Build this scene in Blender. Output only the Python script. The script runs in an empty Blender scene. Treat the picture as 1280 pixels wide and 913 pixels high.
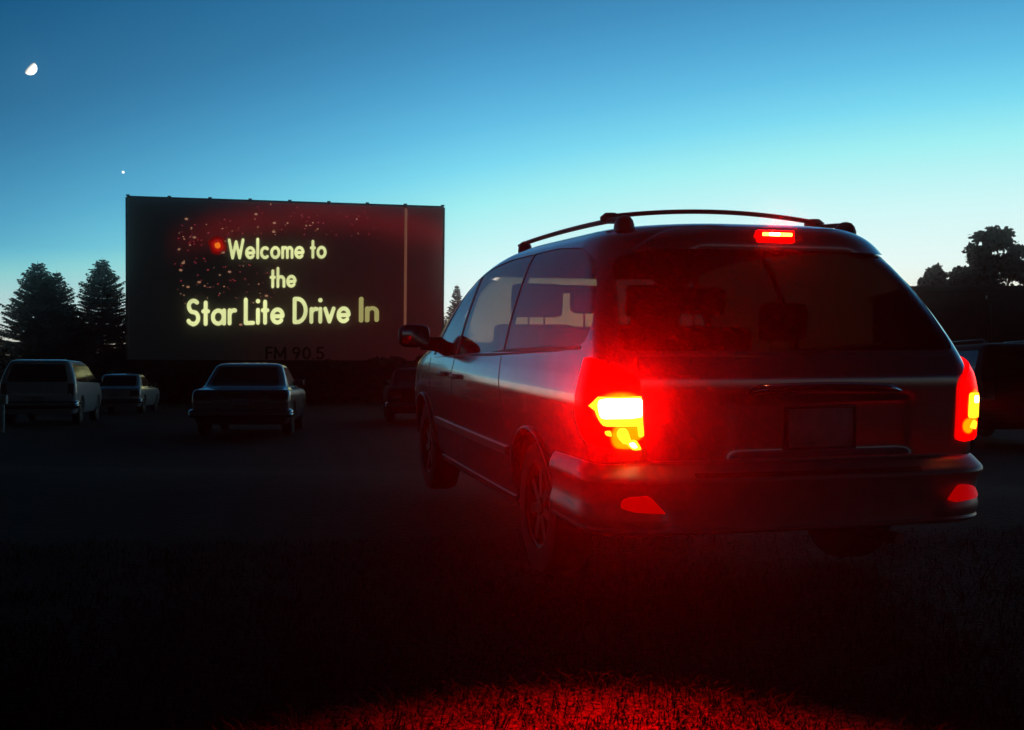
import bpy, bmesh, math, random
import numpy as np
from mathutils import Matrix, Vector
R = math.radians
SC = bpy.context.scene
COL = SC.collection

# ------------------------------------------------------------------ camera
CAM_H = 1.0
cam_d = bpy.data.cameras.new('camera')
cam = bpy.data.objects.new('camera', cam_d); COL.objects.link(cam)
cam_d.sensor_width = 36.0
cam_d.lens = 1414.6 / 1280 * 36.0
cam_d.clip_start = 0.05
cam_d.clip_end = 4000
cam.location = (0, 0, CAM_H)
cam.rotation_euler = (R(90 + 0.87), 0, 0)
SC.camera = cam

# ------------------------------------------------------------------ sky (dusk, after sunset)
SUNSET_AZ = R(24)          # to the right of the view axis (+Y)


def lin(r, g, b):
    f = lambda c: (c / 255 / 12.92) if c / 255 <= .04045 else ((c / 255 + .055) / 1.055) ** 2.4
    return (f(r), f(g), f(b), 1)


world = bpy.data.worlds.new('World'); SC.world = world
world.use_nodes = True
nt = world.node_tree; nt.nodes.clear()
N = nt.nodes.new; L = nt.links.new
out = N('ShaderNodeOutputWorld'); bg = N('ShaderNodeBackground'); bg.inputs['Strength'].default_value = 1.0
tc = N('ShaderNodeTexCoord'); sep = N('ShaderNodeSeparateXYZ')
L(tc.outputs['Generated'], sep.inputs[0])
def wmath(op, a, b=None, c=None, clamp=False):
    n = N('ShaderNodeMath'); n.operation = op; n.use_clamp = clamp
    for i, v in enumerate((a, b, c)):
        if v is None: continue
        if isinstance(v, (int, float)): n.inputs[i].default_value = v
        else: L(v, n.inputs[i])
    return n.outputs[0]


hv = N('ShaderNodeCombineXYZ'); L(sep.outputs['X'], hv.inputs[0]); L(sep.outputs['Y'], hv.inputs[1])
nrm = N('ShaderNodeVectorMath'); nrm.operation = 'NORMALIZE'; L(hv.outputs[0], nrm.inputs[0])
dot = N('ShaderNodeVectorMath'); dot.operation = 'DOT_PRODUCT'; L(nrm.outputs[0], dot.inputs[0])
dot.inputs[1].default_value = (math.sin(SUNSET_AZ), math.cos(SUNSET_AZ), 0)
dv_ = dot.outputs['Value']
# the twilight arch is lower away from the afterglow, and the sky behind the camera is dark
shift = wmath('MULTIPLY', wmath('MULTIPLY', wmath('SUBTRACT', 1.0, dv_), 0.40), wmath('MULTIPLY', sep.outputs['Z'], 9.0, clamp=True))
fac = wmath('ADD', sep.outputs['Z'], shift)
ramp = N('ShaderNodeValToRGB'); ramp.color_ramp.interpolation = 'LINEAR'
stops = [(0.00, (250, 212, 166)), (0.035, (252, 224, 184)), (0.065, (248, 244, 224)), (0.10, (234, 252, 248)),
         (0.147, (208, 249, 249)), (0.195, (161, 241, 244)), (0.227, (123, 218, 242)), (0.26, (98, 191, 230)),
         (0.294, (80, 167, 212)), (0.325, (67, 146, 194)), (0.353, (57, 131, 178)), (0.43, (33, 104, 153)), (0.56, (20, 62, 96)), (0.75, (15, 36, 52)), (1.0, (10, 20, 28))]
cr = ramp.color_ramp
while len(cr.elements) < len(stops):
    cr.elements.new(0.5)
for e, (p, c) in zip(cr.elements, stops):
    e.position = p; e.color = lin(*c)
L(fac, ramp.inputs['Fac'])
mr = N('ShaderNodeMapRange'); mr.inputs['From Min'].default_value = -0.15; mr.inputs['From Max'].default_value = 0.90
mr.clamp = True
L(dv_, mr.inputs['Value'])
pw = wmath('POWER', mr.outputs[0], 1.5)
sc_ = N('ShaderNodeMath'); sc_.operation = 'MULTIPLY_ADD'; sc_.inputs[1].default_value = 0.87; sc_.inputs[2].default_value = 0.13
L(pw, sc_.inputs[0])
vm = N('ShaderNodeVectorMath'); vm.operation = 'SCALE'
L(ramp.outputs['Color'], vm.inputs[0]); L(sc_.outputs[0], vm.inputs['Scale'])
L(vm.outputs[0], bg.inputs['Color']); L(bg.outputs[0], out.inputs['Surface'])

# ------------------------------------------------------------------ exposure, renderer
SC.view_settings.view_transform = 'Standard'
SC.view_settings.look = 'None'
SC.view_settings.exposure = 0.0
SC.view_settings.gamma = 1.0
SC.render.engine = 'CYCLES'
cy = SC.cycles
cy.use_denoising = True
try:
    cy.denoiser = 'OPENIMAGEDENOISE'
except Exception:
    pass
cy.max_bounces = 8; cy.transparent_max_bounces = 16; cy.volume_bounces = 1
cy.sample_clamp_indirect = 6.0
cy.use_adaptive_sampling = False
cy.use_light_tree = False

BRAKE_W = 5200.0      # each brake lamp's beam
CHMSL_W = 60.0
HAZE_D = 0.0013
HAZE_G = 0.9885


# ------------------------------------------------------------------ helpers
def mat(name, base, rough=.5, metal=0., coat=0., spec=.5, emit=None, estr=0., noise=None, bump=None):
    m = bpy.data.materials.new(name); m.use_nodes = True
    t = m.node_tree; b = t.nodes['Principled BSDF']
    b.inputs['Base Color'].default_value = (*base, 1)
    b.inputs['Roughness'].default_value = rough
    b.inputs['Metallic'].default_value = metal
    b.inputs['Coat Weight'].default_value = coat
    b.inputs['Coat Roughness'].default_value = .04
    b.inputs['Specular IOR Level'].default_value = spec
    if emit:
        b.inputs['Emission Color'].default_value = (*emit, 1); b.inputs['Emission Strength'].default_value = estr
    tcn = t.nodes.new('ShaderNodeTexCoord')
    if noise:                                   # (scale, amount) – uneven colour of the material itself
        n = t.nodes.new('ShaderNodeTexNoise'); n.inputs['Scale'].default_value = noise[0]; n.inputs['Detail'].default_value = 6
        r = t.nodes.new('ShaderNodeValToRGB'); a = noise[1]
        r.color_ramp.elements[0].position = .3; r.color_ramp.elements[1].position = .7
        r.color_ramp.elements[0].color = (*[c * (1 - a) for c in base], 1)
        r.color_ramp.elements[1].color = (*[min(1, c * (1 + a)) for c in base], 1)
        t.links.new(tcn.outputs['Object'], n.inputs['Vector']); t.links.new(n.outputs['Fac'], r.inputs['Fac'])
        t.links.new(r.outputs['Color'], b.inputs['Base Color'])
    if bump:
        n2 = t.nodes.new('ShaderNodeTexNoise'); n2.inputs['Scale'].default_value = bump[0]; n2.inputs['Detail'].default_value = 4
        bp = t.nodes.new('ShaderNodeBump'); bp.inputs['Strength'].default_value = bump[1]; bp.inputs['Distance'].default_value = bump[2]
        t.links.new(tcn.outputs['Object'], n2.inputs['Vector']); t.links.new(n2.outputs['Fac'], bp.inputs['Height'])
        t.links.new(bp.outputs['Normal'], b.inputs['Normal'])
    return m


def emission(name, col, strength):
    m = bpy.data.materials.new(name); m.use_nodes = True
    t = m.node_tree; t.nodes.clear()
    o = t.nodes.new('ShaderNodeOutputMaterial'); e = t.nodes.new('ShaderNodeEmission')
    e.inputs['Color'].default_value = (*col, 1); e.inputs['Strength'].default_value = strength
    t.links.new(e.outputs[0], o.inputs['Surface'])
    return m


def unsampled(m):
    try: m.cycles.emission_sampling = 'NONE'
    except Exception: pass
    return m


def glass(name, tint):
    m = bpy.data.materials.new(name); m.use_nodes = True
    t = m.node_tree; t.nodes.clear()
    o = t.nodes.new('ShaderNodeOutputMaterial'); mx = t.nodes.new('ShaderNodeMixShader')
    tr = t.nodes.new('ShaderNodeBsdfTransparent'); tr.inputs['Color'].default_value = (*tint, 1)
    gl = t.nodes.new('ShaderNodeBsdfGlossy'); gl.inputs['Roughness'].default_value = .03
    gl.inputs['Color'].default_value = (.9, .9, .9, 1)
    fr = t.nodes.new('ShaderNodeFresnel'); ge = t.nodes.new('ShaderNodeNewGeometry'); io = t.nodes.new('ShaderNodeMapRange')
    io.inputs['To Min'].default_value = 1.45; io.inputs['To Max'].default_value = 1 / 1.45      # thin pane: same from both sides
    t.links.new(ge.outputs['Backfacing'], io.inputs['Value']); t.links.new(io.outputs[0], fr.inputs['IOR'])
    t.links.new(fr.outputs[0], mx.inputs['Fac']); t.links.new(tr.outputs[0], mx.inputs[1]); t.links.new(gl.outputs[0], mx.inputs[2])
    t.links.new(mx.outputs[0], o.inputs['Surface'])
    return m


def tag(o, label=None, cat=None, group=None, kind=None):
    if label: o['label'] = label
    if cat: o['category'] = cat
    if group: o['group'] = group
    if kind: o['kind'] = kind
    return o


def empty(name, loc=(0, 0, 0), rz=0):
    o = bpy.data.objects.new(name, None); COL.objects.link(o)
    o.location = loc; o.rotation_euler = (0, 0, rz); o.empty_display_size = .2
    return o


def smooth_by_angle(me, ang=35):
    me.polygons.foreach_set('use_smooth', [True] * len(me.polygons))
    try:
        me.set_sharp_from_angle(angle=R(ang))
    except Exception:
        pass


def obj(name, me, m, parent=None, smooth=True, ang=35):
    if smooth: smooth_by_angle(me, ang)
    if m and not me.materials: me.materials.append(m)
    o = bpy.data.objects.new(name, me); COL.objects.link(o)
    if parent: o.parent = parent
    return o


def mesh(name, V, F):
    me = bpy.data.meshes.new(name); me.from_pydata([tuple(map(float, v)) for v in V], [], F); me.update()
    return me


class MB:
    def __init__(s): s.V = []; s.F = []

    def add(s, V, F):
        o = len(s.V); s.V += [tuple(v) for v in V]; s.F += [tuple(i + o for i in f) for f in F]

    def box(s, lo, hi, M=None):
        V = [Vector((x, y, z)) for z in (lo[2], hi[2]) for y in (lo[1], hi[1]) for x in (lo[0], hi[0])]
        if M is not None: V = [M @ v for v in V]
        s.add(V, [(0, 2, 3, 1), (4, 5, 7, 6), (0, 1, 5, 4), (2, 6, 7, 3), (0, 4, 6, 2), (1, 3, 7, 5)])

    def tube(s, pts, rad, n=10, cap=True, sx=1.0, sz=1.0):
        pts = [Vector(p) for p in pts]
        rr = rad if hasattr(rad, '__len__') else [rad] * len(pts)
        V = []; F = []
        for i, p in enumerate(pts):
            d = (pts[min(i + 1, len(pts) - 1)] - pts[max(i - 1, 0)]).normalized()
            up = Vector((0, 0, 1)) if abs(d.z) < .95 else Vector((1, 0, 0))
            a = d.cross(up).normalized(); b = a.cross(d)
            for k in range(n):
                t = 2 * math.pi * k / n
                V.append(p + a * math.cos(t) * rr[i] * sx + b * math.sin(t) * rr[i] * sz)
        for i in range(len(pts) - 1):
            for k in range(n):
                F.append((i * n + k, i * n + (k + 1) % n, (i + 1) * n + (k + 1) % n, (i + 1) * n + k))
        if cap:
            F.append(tuple(range(n))[::-1]); F.append(tuple((len(pts) - 1) * n + k for k in range(n)))
        s.add(V, F)

    def prism(s, poly, axis, a, b):
        """poly of 2-D points in the other two axes, extruded from a to b along axis"""
        n = len(poly)
        def mk(p, t):
            q = [0, 0, 0]; o = [i for i in range(3) if i != axis]
            q[o[0]] = p[0]; q[o[1]] = p[1]; q[axis] = t; return q
        V = [mk(p, a) for p in poly] + [mk(p, b) for p in poly]
        F = [tuple(range(n))[::-1], tuple(range(n, 2 * n))] + [(i, (i + 1) % n, n + (i + 1) % n, n + i) for i in range(n)]
        s.add(V, F)

    def lathe_x(s, prof, c, n=40):
        """profile of (x, radius) turned about the x axis through c"""
        V = []; F = []
        for x, r in prof:
            for k in range(n):
                t = 2 * math.pi * k / n
                V.append((c[0] + x, c[1] + r * math.cos(t), c[2] + r * math.sin(t)))
        for i in range(len(prof) - 1):
            for k in range(n):
                F.append((i * n + k, i * n + (k + 1) % n, (i + 1) * n + (k + 1) % n, (i + 1) * n + k))
        s.add(V, F)

    def me(s, name, fixn=True, bev=0):
        m = mesh(name, s.V, s.F)
        if fixn or bev:
            bm = bmesh.new(); bm.from_mesh(m)
            if bev:
                bmesh.ops.bevel(bm, geom=bm.edges[:], offset=bev, segments=2, affect='EDGES', profile=.6)
            if fixn: bmesh.ops.recalc_face_normals(bm, faces=bm.faces[:])
            bm.to_mesh(m); bm.free()
        return m

    def build(s, name, m, parent=None, bev=0, smooth=True, ang=35):
        return obj(name, s.me(name, True, bev), m, parent, smooth, ang)


def pchip(xs, ys):
    xs = np.array(xs, float); ys = np.array(ys, float)
    h = np.diff(xs); d = np.diff(ys) / h
    m = np.zeros(len(xs)); m[0] = d[0]; m[-1] = d[-1]
    for i in range(1, len(xs) - 1):
        if d[i - 1] * d[i] > 0:
            w1 = 2 * h[i] + h[i - 1]; w2 = h[i] + 2 * h[i - 1]
            m[i] = (w1 + w2) / (w1 / d[i - 1] + w2 / d[i])
    def f(x):
        x = min(max(x, xs[0]), xs[-1]); i = int(min(max(np.searchsorted(xs, x) - 1, 0), len(xs) - 2))
        t = (x - xs[i]) / h[i]
        return float((2 * t**3 - 3 * t**2 + 1) * ys[i] + (t**3 - 2 * t**2 + t) * h[i] * m[i] + (-2 * t**3 + 3 * t**2) * ys[i + 1] + (t**3 - t**2) * h[i] * m[i + 1])
    return f


class Shape:
    """a car body as a stack of plan outlines: half width, rear end and front end as functions of height"""
    def __init__(s, z, W, Rr, Fr, rc=(.14, .18), fc=(.45, .5), crear=.05, cfront=.12, taper=.03, mid=2.3, span=2.6, rcz=None):
        s.z0, s.z1 = z[0], z[-1]
        s.W = pchip(z, W); s.R = pchip(z, Rr); s.F = pchip(z, Fr)
        s.rc, s.fc, s.cr, s.cf, s.tp, s.mid, s.span = rc, fc, crear, cfront, taper, mid, span
        s.rz = rcz or (lambda z: 1.0)
        s.zs = sorted(set(np.round(np.concatenate([np.linspace(z[0], z[-1], 34), z]), 4)))

    def width(s, y, z): return s.W(z) * (1 - s.tp * ((y - s.mid) / s.span) ** 2)

    def side(s, y, z, d=0):
        """x (positive) of the flank at (y, z), pushed out by d"""
        w = s.width(y, z)
        k = min(1, w / .6) * s.rz(z); rx, ry = s.rc[0] * k, s.rc[1] * k; k = min(1, w / .6)
        yc = s.R(z) + s.cr * (w - rx) ** 2 + ry
        if y < yc:
            t = min(1, max(0, (yc - y) / ry)); return w - rx + (rx + d) * math.sqrt(max(0, 1 - t * t))
        fx, fy = s.fc[0] * k, s.fc[1] * k
        yf = s.F(z) - s.cf * (w - fx) ** 2 - fy
        if y > yf:
            t = min(1, max(0, (y - yf) / fy)); return w - fx + (fx + d) * math.sqrt(max(0, 1 - t * t))
        return w + d

    def rear(s, x, z, d=0):
        x = abs(x); w = s.width(s.R(z) + .15, z); k = min(1, w / .6) * s.rz(z); rx, ry = s.rc[0] * k, s.rc[1] * k
        if x <= w - rx: return s.R(z) + s.cr * x * x - d
        t = min(1, (x - (w - rx)) / rx)
        return s.R(z) + s.cr * (w - rx) ** 2 + ry - (ry + d) * math.sqrt(max(0, 1 - t * t))

    def front(s, x, z, d=0):
        x = abs(x); w = s.width(s.F(z) - .3, z); k = min(1, w / .6); rx, ry = s.fc[0] * k, s.fc[1] * k
        if x <= w - rx: return s.F(z) - s.cf * x * x + d
        t = min(1, (x - (w - rx)) / rx)
        return s.F(z) - s.cf * (w - rx) ** 2 - ry + (ry + d) * math.sqrt(max(0, 1 - t * t))

    def outline(s, z, d=0, nr=9, nc=9, ns=30, nf=7):
        w0 = s.W(z); k = min(1, w0 / .6)
        rx, ry, fx, fy = s.rc[0] * k * s.rz(z), s.rc[1] * k * s.rz(z), s.fc[0] * k, s.fc[1] * k
        wr = s.width(s.R(z) + .15, z); wf = s.width(s.F(z) - .3, z)
        P = []
        xr = wr - rx
        for i in range(nr): x = xr * i / nr; P.append((x, s.R(z) + s.cr * x * x - d))
        yb = s.R(z) + s.cr * xr * xr + ry
        for i in range(nc + 1):
            t = math.pi / 2 * i / nc; P.append((xr + (rx + d) * math.sin(t), yb - (ry + d) * math.cos(t)))
        xf = wf - fx; yf = s.F(z) - s.cf * xf * xf - fy
        for i in range(1, ns):
            y = yb + (yf - yb) * i / ns; u = i / ns
            P.append((s.width(y, z) + d, y))
        for i in range(nc + 1):
            t = math.pi / 2 * i / nc; P.append((xf + (fx + d) * math.cos(t), yf + (fy + d) * math.sin(t)))
        for i in range(nf - 1, -1, -1): x = xf * i / nf; P.append((x, s.F(z) - s.cf * x * x + d))
        M = [(-x, y) for x, y in P[-2:0:-1]]
        return P + M

    def solid(s, d=0, zlo=None, zhi=None, fine=1):
        zlo = s.z0 if zlo is None else zlo; zhi = s.z1 if zhi is None else zhi
        zs = [zlo] + [z for z in s.zs if zlo + .004 < z < zhi - .0005] + [zhi]
        V = []; F = []
        for z in zs:
            o = s.outline(z, d, 9 * fine, 9 * fine); n = len(o); V += [(x, y, z) for x, y in o]
        for i in range(len(zs) - 1):
            for k in range(n):
                F.append((i * n + k, i * n + (k + 1) % n, (i + 1) * n + (k + 1) % n, (i + 1) * n + k))
        h = n // 2
        for base, flip in ((0, True), ((len(zs) - 1) * n, False)):      # caps as strips across
            for k in range(h):
                a, b, c, e = base + k, base + k + 1, base + (n - k - 1) % n, base + (n - k) % n
                q = [a, b, c, e]; q2 = []
                for v in q:
                    if v not in q2: q2.append(v)
                if len(q2) > 2: F.append(tuple(q2[::-1] if flip else q2))
        return V, F


def scan(poly, z):
    xs = []
    n = len(poly)
    for i in range(n):
        (a, za), (b, zb) = poly[i], poly[(i + 1) % n]
        if (za - z) * (zb - z) <= 0 and za != zb: xs.append(a + (b - a) * (z - za) / (zb - za))
    return (min(xs), max(xs)) if xs else None


def roundpoly(poly, r, n=5):
    out_ = []; m = len(poly)
    for i in range(m):
        p0, p, p1 = Vector(poly[i - 1]), Vector(poly[i]), Vector(poly[(i + 1) % m])
        rr = r[i] if hasattr(r, '__len__') else r
        a = p + (p0 - p).normalized() * min(rr, (p0 - p).length * .45); b = p + (p1 - p).normalized() * min(rr, (p1 - p).length * .45)
        for k in range(n + 1):
            t = k / n; q = a * (1 - t) ** 2 + p * 2 * t * (1 - t) + b * t * t; out_.append((q.x, q.y))
    return out_


def patch(poly, f, nu=24, nv=18, thick=.004):
    """sheet over a convex polygon (u, v), f(u, v, d) -> point; given a small thickness"""
    vs = [p[1] for p in poly]; v0, v1 = min(vs) + 1e-4, max(vs) - 1e-4
    V = []; F = []
    rows = [v0 + (v1 - v0) * (.5 - .5 * math.cos(math.pi * j / nv)) for j in range(nv + 1)]
    for d in (0, -thick):
        for v in rows:
            a, b = scan(poly, v)
            if b - a < 2e-3: m_ = (a + b) / 2; a, b = m_ - 1e-3, m_ + 1e-3
            for i in range(nu + 1): V.append(f(a + (b - a) * i / nu, v, d))
    n = (nu + 1) * (nv + 1); w = nu + 1
    for j in range(nv):
        for i in range(nu):
            a = j * w + i
            F.append((a, a + 1, a + w + 1, a + w)); F.append((n + a, n + a + w, n + a + w + 1, n + a + 1))
    ring = [i for i in range(w)] + [j * w + nu for j in range(1, nv + 1)] + [nv * w + i for i in range(nu - 1, -1, -1)] + [j * w for j in range(nv - 1, 0, -1)]
    for k in range(len(ring)):
        a, b = ring[k], ring[(k + 1) % len(ring)]
        F.append((b, a, n + a, n + b))
    return V, F


def patch_obj(name, poly, f, m, parent, nu=24, nv=18, thick=.004, ang=40):
    V, F = patch(poly, f, nu, nv, thick); b = MB(); b.add(V, F)
    return b.build(name, m, parent, ang=ang)


def boolean(me_a, cutters, name):
    """me_a minus each closed cutter mesh"""
    o = bpy.data.objects.new('work', me_a); COL.objects.link(o)
    tmp = []
    for c in cutters:
        co = bpy.data.objects.new('cut', c); COL.objects.link(co); tmp.append(co)
        md = o.modifiers.new('b', 'BOOLEAN'); md.operation = 'DIFFERENCE'; md.solver = 'EXACT'; md.object = co
    dg = bpy.context.evaluated_depsgraph_get(); dg.update()
    me = bpy.data.meshes.new_from_object(o.evaluated_get(dg)); me.name = name
    for t in tmp + [o]: bpy.data.objects.remove(t)
    return me


def bumper_shell(sh, ymax, fine=3, thick=.04, swell=None):
    """the part of a stack of outlines behind ymax, as a shell with real thickness"""
    V = []; F = []
    zs = sh.zs
    rows = []
    for d in (0, -thick):
        for z in zs:
            o = sh.outline(z, d, 9 * fine, 9 * fine, 60); n = len(o)
            half = [p for p in o[:n // 2] if p[1] <= ymax] 
            full = [(-x, y) for x, y in half[:0:-1]] + half
            rows.append([(x, y, z) for x, y in full])
    m = min(len(r) for r in rows)
    out_ = []
    for r in rows:                      # same count in every row
        k = len(r) - m; out_.append(r[k // 2: len(r) - (k - k // 2)])
    for r in out_: V += r
    nz = len(zs)
    for base in (0, nz * m):
        for j in range(nz - 1):
            for i in range(m - 1):
                q = (base + j * m + i, base + j * m + i + 1, base + (j + 1) * m + i + 1, base + (j + 1) * m + i)
                F.append(q if base == 0 else q[::-1])
    ring = [i for i in range(m)] + [j * m + m - 1 for j in range(1, nz)] + [(nz - 1) * m + i for i in range(m - 2, -1, -1)] + [j * m for j in range(nz - 2, 0, -1)]
    for k in range(len(ring)):
        a, b = ring[k], ring[(k + 1) % len(ring)]; F.append((b, a, nz * m + a, nz * m + b))
    b = MB(); b.add(V, F)
    me = b.me('bumper', False)
    if swell: swell(me)
    bm = bmesh.new(); bm.from_mesh(me); bmesh.ops.recalc_face_normals(bm, faces=bm.faces[:]); bm.to_mesh(me); bm.free()
    return me


# ------------------------------------------------------------------ materials
M = {}
M['paint'] = mat('silver_paint', (.46, .45, .46), .17, .78, .5, bump=(2.2, .03, .01), noise=(6, .08))
M['bumper'] = mat('bumper_paint', (.24, .235, .24), .40, .25, .08, bump=(3, .04, .01), noise=(9, .12))
M['black'] = mat('black_plastic', (.015, .015, .016), .45, noise=(20, .3))
M['rubber'] = mat('tyre_rubber', (.008, .008, .008), .8, bump=(60, .3, .004))
M['alloy'] = mat('alloy', (.02, .02, .021), .55, .4)
M['chrome'] = mat('chrome', (.55, .56, .58), .12, 1.0, bump=(5, .03, .01))
M['tint'] = glass('privacy_glass', (.125, .11, .112))
M['side_tint'] = glass('side_privacy_glass', (.56, .49, .38))
M['clear'] = glass('window_glass', (.82, .84, .84))
M['fabric'] = mat('seat_fabric', (.06, .055, .055), .9, bump=(80, .3, .003))
M['dash'] = mat('interior_trim', (.03, .03, .032), .7)
M['lens'] = mat('lit_red_lens', (.30, .001, .001), .25, 0, .0, spec=.15, emit=(1.0, .0, .0), estr=2.2, bump=(45, .25, .004))
M['plate'] = mat('plate', (.30, .31, .33), .4, noise=(14, .2))
M['dark_glass'] = mat('dark_glass', (.006, .007, .008), .10, 0, 0, spec=.22)
M['under'] = mat('underbody', (.01, .01, .01), .9)
M['bark'] = mat('bark', (.035, .026, .02), .9, noise=(8, .4), bump=(14, .6, .04))
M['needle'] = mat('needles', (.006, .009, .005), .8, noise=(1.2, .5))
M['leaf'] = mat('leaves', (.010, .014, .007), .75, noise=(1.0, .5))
M['wood'] = mat('dark_boards', (.03, .025, .022), .85, noise=(2.5, .4), bump=(9, .4, .02))
M['steel'] = mat('painted_steel', (.22, .21, .20), .5, .3, noise=(3, .3))
M['pale'] = mat('pale_post', (.45, .45, .42), .6, noise=(9, .3))

# ------------------------------------------------------------------ ground
def hump(x, y):
    """low parking ramp under the front wheels of the van's row"""
    if abs(x) > 14: return 0.
    e = 1 / (1 + math.exp((abs(x - 1) - 9) * 1.2))
    yy = y + .2651 * (x - .25)          # the ramp runs across the van's heading
    if yy < 6.2 or yy > 12.5: return 0.
    if yy < 9.2: t = (yy - 6.2) / 3.0
    else: t = (12.5 - yy) / 3.3
    return .16 * e * (t * t * (3 - 2 * t))


def ground_z(x, y):
    return hump(x, y) + .012 * math.sin(x * 1.3 + .4) * math.sin(y * .9 + 1.1) * (1 if y > 5 else .6)


gx = np.concatenate([[-260, -170, -110, -70, -45, -30], np.linspace(-20, 20, 81), [30, 45, 70, 110, 170, 260]])
gy = np.concatenate([[-260, -150, -80, -40, -20, -8], np.linspace(-3, 24, 91), [27, 32, 40, 52, 70, 95, 130, 180, 260]])
V = [(x, y, ground_z(x, y)) for y in gy for x in gx]
w = len(gx)
F = [(j * w + i, j * w + i + 1, (j + 1) * w + i + 1, (j + 1) * w + i) for j in range(len(gy) - 1) for i in range(w - 1)]
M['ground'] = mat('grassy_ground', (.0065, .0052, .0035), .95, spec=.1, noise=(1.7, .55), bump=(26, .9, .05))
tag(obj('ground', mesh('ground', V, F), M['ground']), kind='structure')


def grass_patch():
    rng = np.random.default_rng(4)
    n = 95000
    y = 2.9 + 4.2 * rng.random(n) ** 1.7
    x = (rng.random(n) - .47) * (1.25 * y + .3)
    # tufts: pull blades to random tuft centres
    tx = np.round(x / .11 + rng.normal(0, .5, n)) * .11; ty = np.round(y / .11 + rng.normal(0, .5, n)) * .11
    k = rng.random(n) * .55
    hsh = np.sin(tx * 127.1 + ty * 311.7) * 43758.5; hsh -= np.floor(hsh)
    x = x + (tx - x) * k * hsh; y = y + (ty - y) * k * hsh
    dens = .5 + .5 * np.sin(x * 5.1 + 1.7 * np.sin(y * 3.7)) * np.sin(y * 6.3 + 1.3 * np.sin(x * 4.1))
    keep = rng.random(n) < .35 + .65 * dens
    x, y, hsh = x[keep], y[keep], hsh[keep]; n = len(x)
    az = rng.random(n) * 2 * np.pi
    ln = (.025 + .075 * rng.random(n) ** 1.6) * (.6 + .8 * hsh)
    lean = np.clip(rng.normal(1.2, .32, n), .05, 1.55)
    wd = .0012 + .0016 * rng.random(n)
    zz = np.array([ground_z(a, b) for a, b in zip(x, y)]) - .003
    dx, dy = np.cos(az), np.sin(az)
    px, py = -dy * wd, dx * wd
    mid_h, mid_o = np.cos(lean * .6) * ln * .55, np.sin(lean * .6) * ln * .55
    tip_h, tip_o = mid_h + np.cos(lean * 1.25) * ln * .45, mid_o + np.sin(lean * 1.25) * ln * .45
    tip_h = np.maximum(tip_h, .004)
    P = np.empty((n, 5, 3))
    P[:, 0] = np.stack([x - px, y - py, zz], 1); P[:, 1] = np.stack([x + px, y + py, zz], 1)
    P[:, 2] = np.stack([x + dx * mid_o + px * .8, y + dy * mid_o + py * .8, zz + mid_h], 1)
    P[:, 3] = np.stack([x + dx * mid_o - px * .8, y + dy * mid_o - py * .8, zz + mid_h], 1)
    P[:, 4] = np.stack([x + dx * tip_o, y + dy * tip_o, zz + tip_h], 1)
    base = (np.arange(n) * 5)[:, None]
    loops = np.concatenate([base + np.array([[0, 1, 2, 3]]), base + np.array([[3, 2, 4]])], 1).ravel()
    me = bpy.data.meshes.new('grass')
    me.vertices.add(n * 5); me.vertices.foreach_set('co', P.ravel())
    me.loops.add(len(loops)); me.loops.foreach_set('vertex_index', loops.astype(np.int32))
    st = np.stack([np.arange(n) * 7, np.arange(n) * 7 + 4], 1).ravel()
    me.polygons.add(n * 2); me.polygons.foreach_set('loop_start', st.astype(np.int32))
    me.update(calc_edges=True); me.validate()
    return me


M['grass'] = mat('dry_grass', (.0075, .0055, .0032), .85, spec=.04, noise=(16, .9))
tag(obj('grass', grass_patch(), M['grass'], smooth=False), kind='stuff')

# ------------------------------------------------------------------ minivan
A3 = Matrix(((0.96655108, -0.2564428, 0.00401272), (0.25630961, 0.96525217, -0.05092766), (0.00918674, 0.05025269, 0.99869428)))
VAN = empty('minivan')
VAN.matrix_world = Matrix.Translation((1.31046579, 4.98522785, -0.02334844)) @ A3.to_4x4()
tag(VAN, 'silver minivan with its brake lamps lit and a black roof rack', 'minivan')

zl = [.27, .36, .50, .66, .80, .92, .965, .995, 1.04, 1.09, 1.15, 1.30, 1.45, 1.56, 1.62, 1.67, 1.705, 1.73, 1.75, 1.765, 1.775, 1.782, 1.785]
wl = [.895, .930, .958, .977, .987, .989, .985, .977, .966, .948, .931, .890, .838, .795, .768, .738, .708, .672, .62, .53, .42, .28, .10]
rl = [.75, .40, .09, .085, .078, .075, .073, .072, .074, .092, .125, .215, .300, .355, .378, .385, .392, .412, .50, .68, .95, 1.25, 1.5]
fl = [4.95, 5.02, 5.07, 5.07, 5.02, 4.93, 4.87, 4.80, 4.66, 4.45, 4.30, 4.08, 3.80, 3.55, 3.35, 3.12, 2.90, 2.68, 2.46, 2.22, 2.05, 1.9, 1.75]
S = Shape(zl, wl, rl, fl, rc=(.13, .17), fc=(.45, .5), crear=.05, cfront=.10, taper=.032, mid=2.3, span=2.6, rcz=pchip([.27, 1.14, 1.40, 1.55, 1.65, 1.74, 1.785], [1, 1, 1.5, 2.2, 3.0, 3.3, 3.3]))


def side_f(sgn, off):
    return lambda y, z, d: (sgn * (S.side(y, z) + off + d), y, z)


def rear_f(off, bump_=None):
    def f(x, z, d):
        o = off + d + (bump_(x, z) if bump_ else 0)
        return (x, S.rear(x, z) - o, z)
    return f


def front_f(off):
    return lambda x, z, d: (x, S.front(x, z) + off + d, z)


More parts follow.
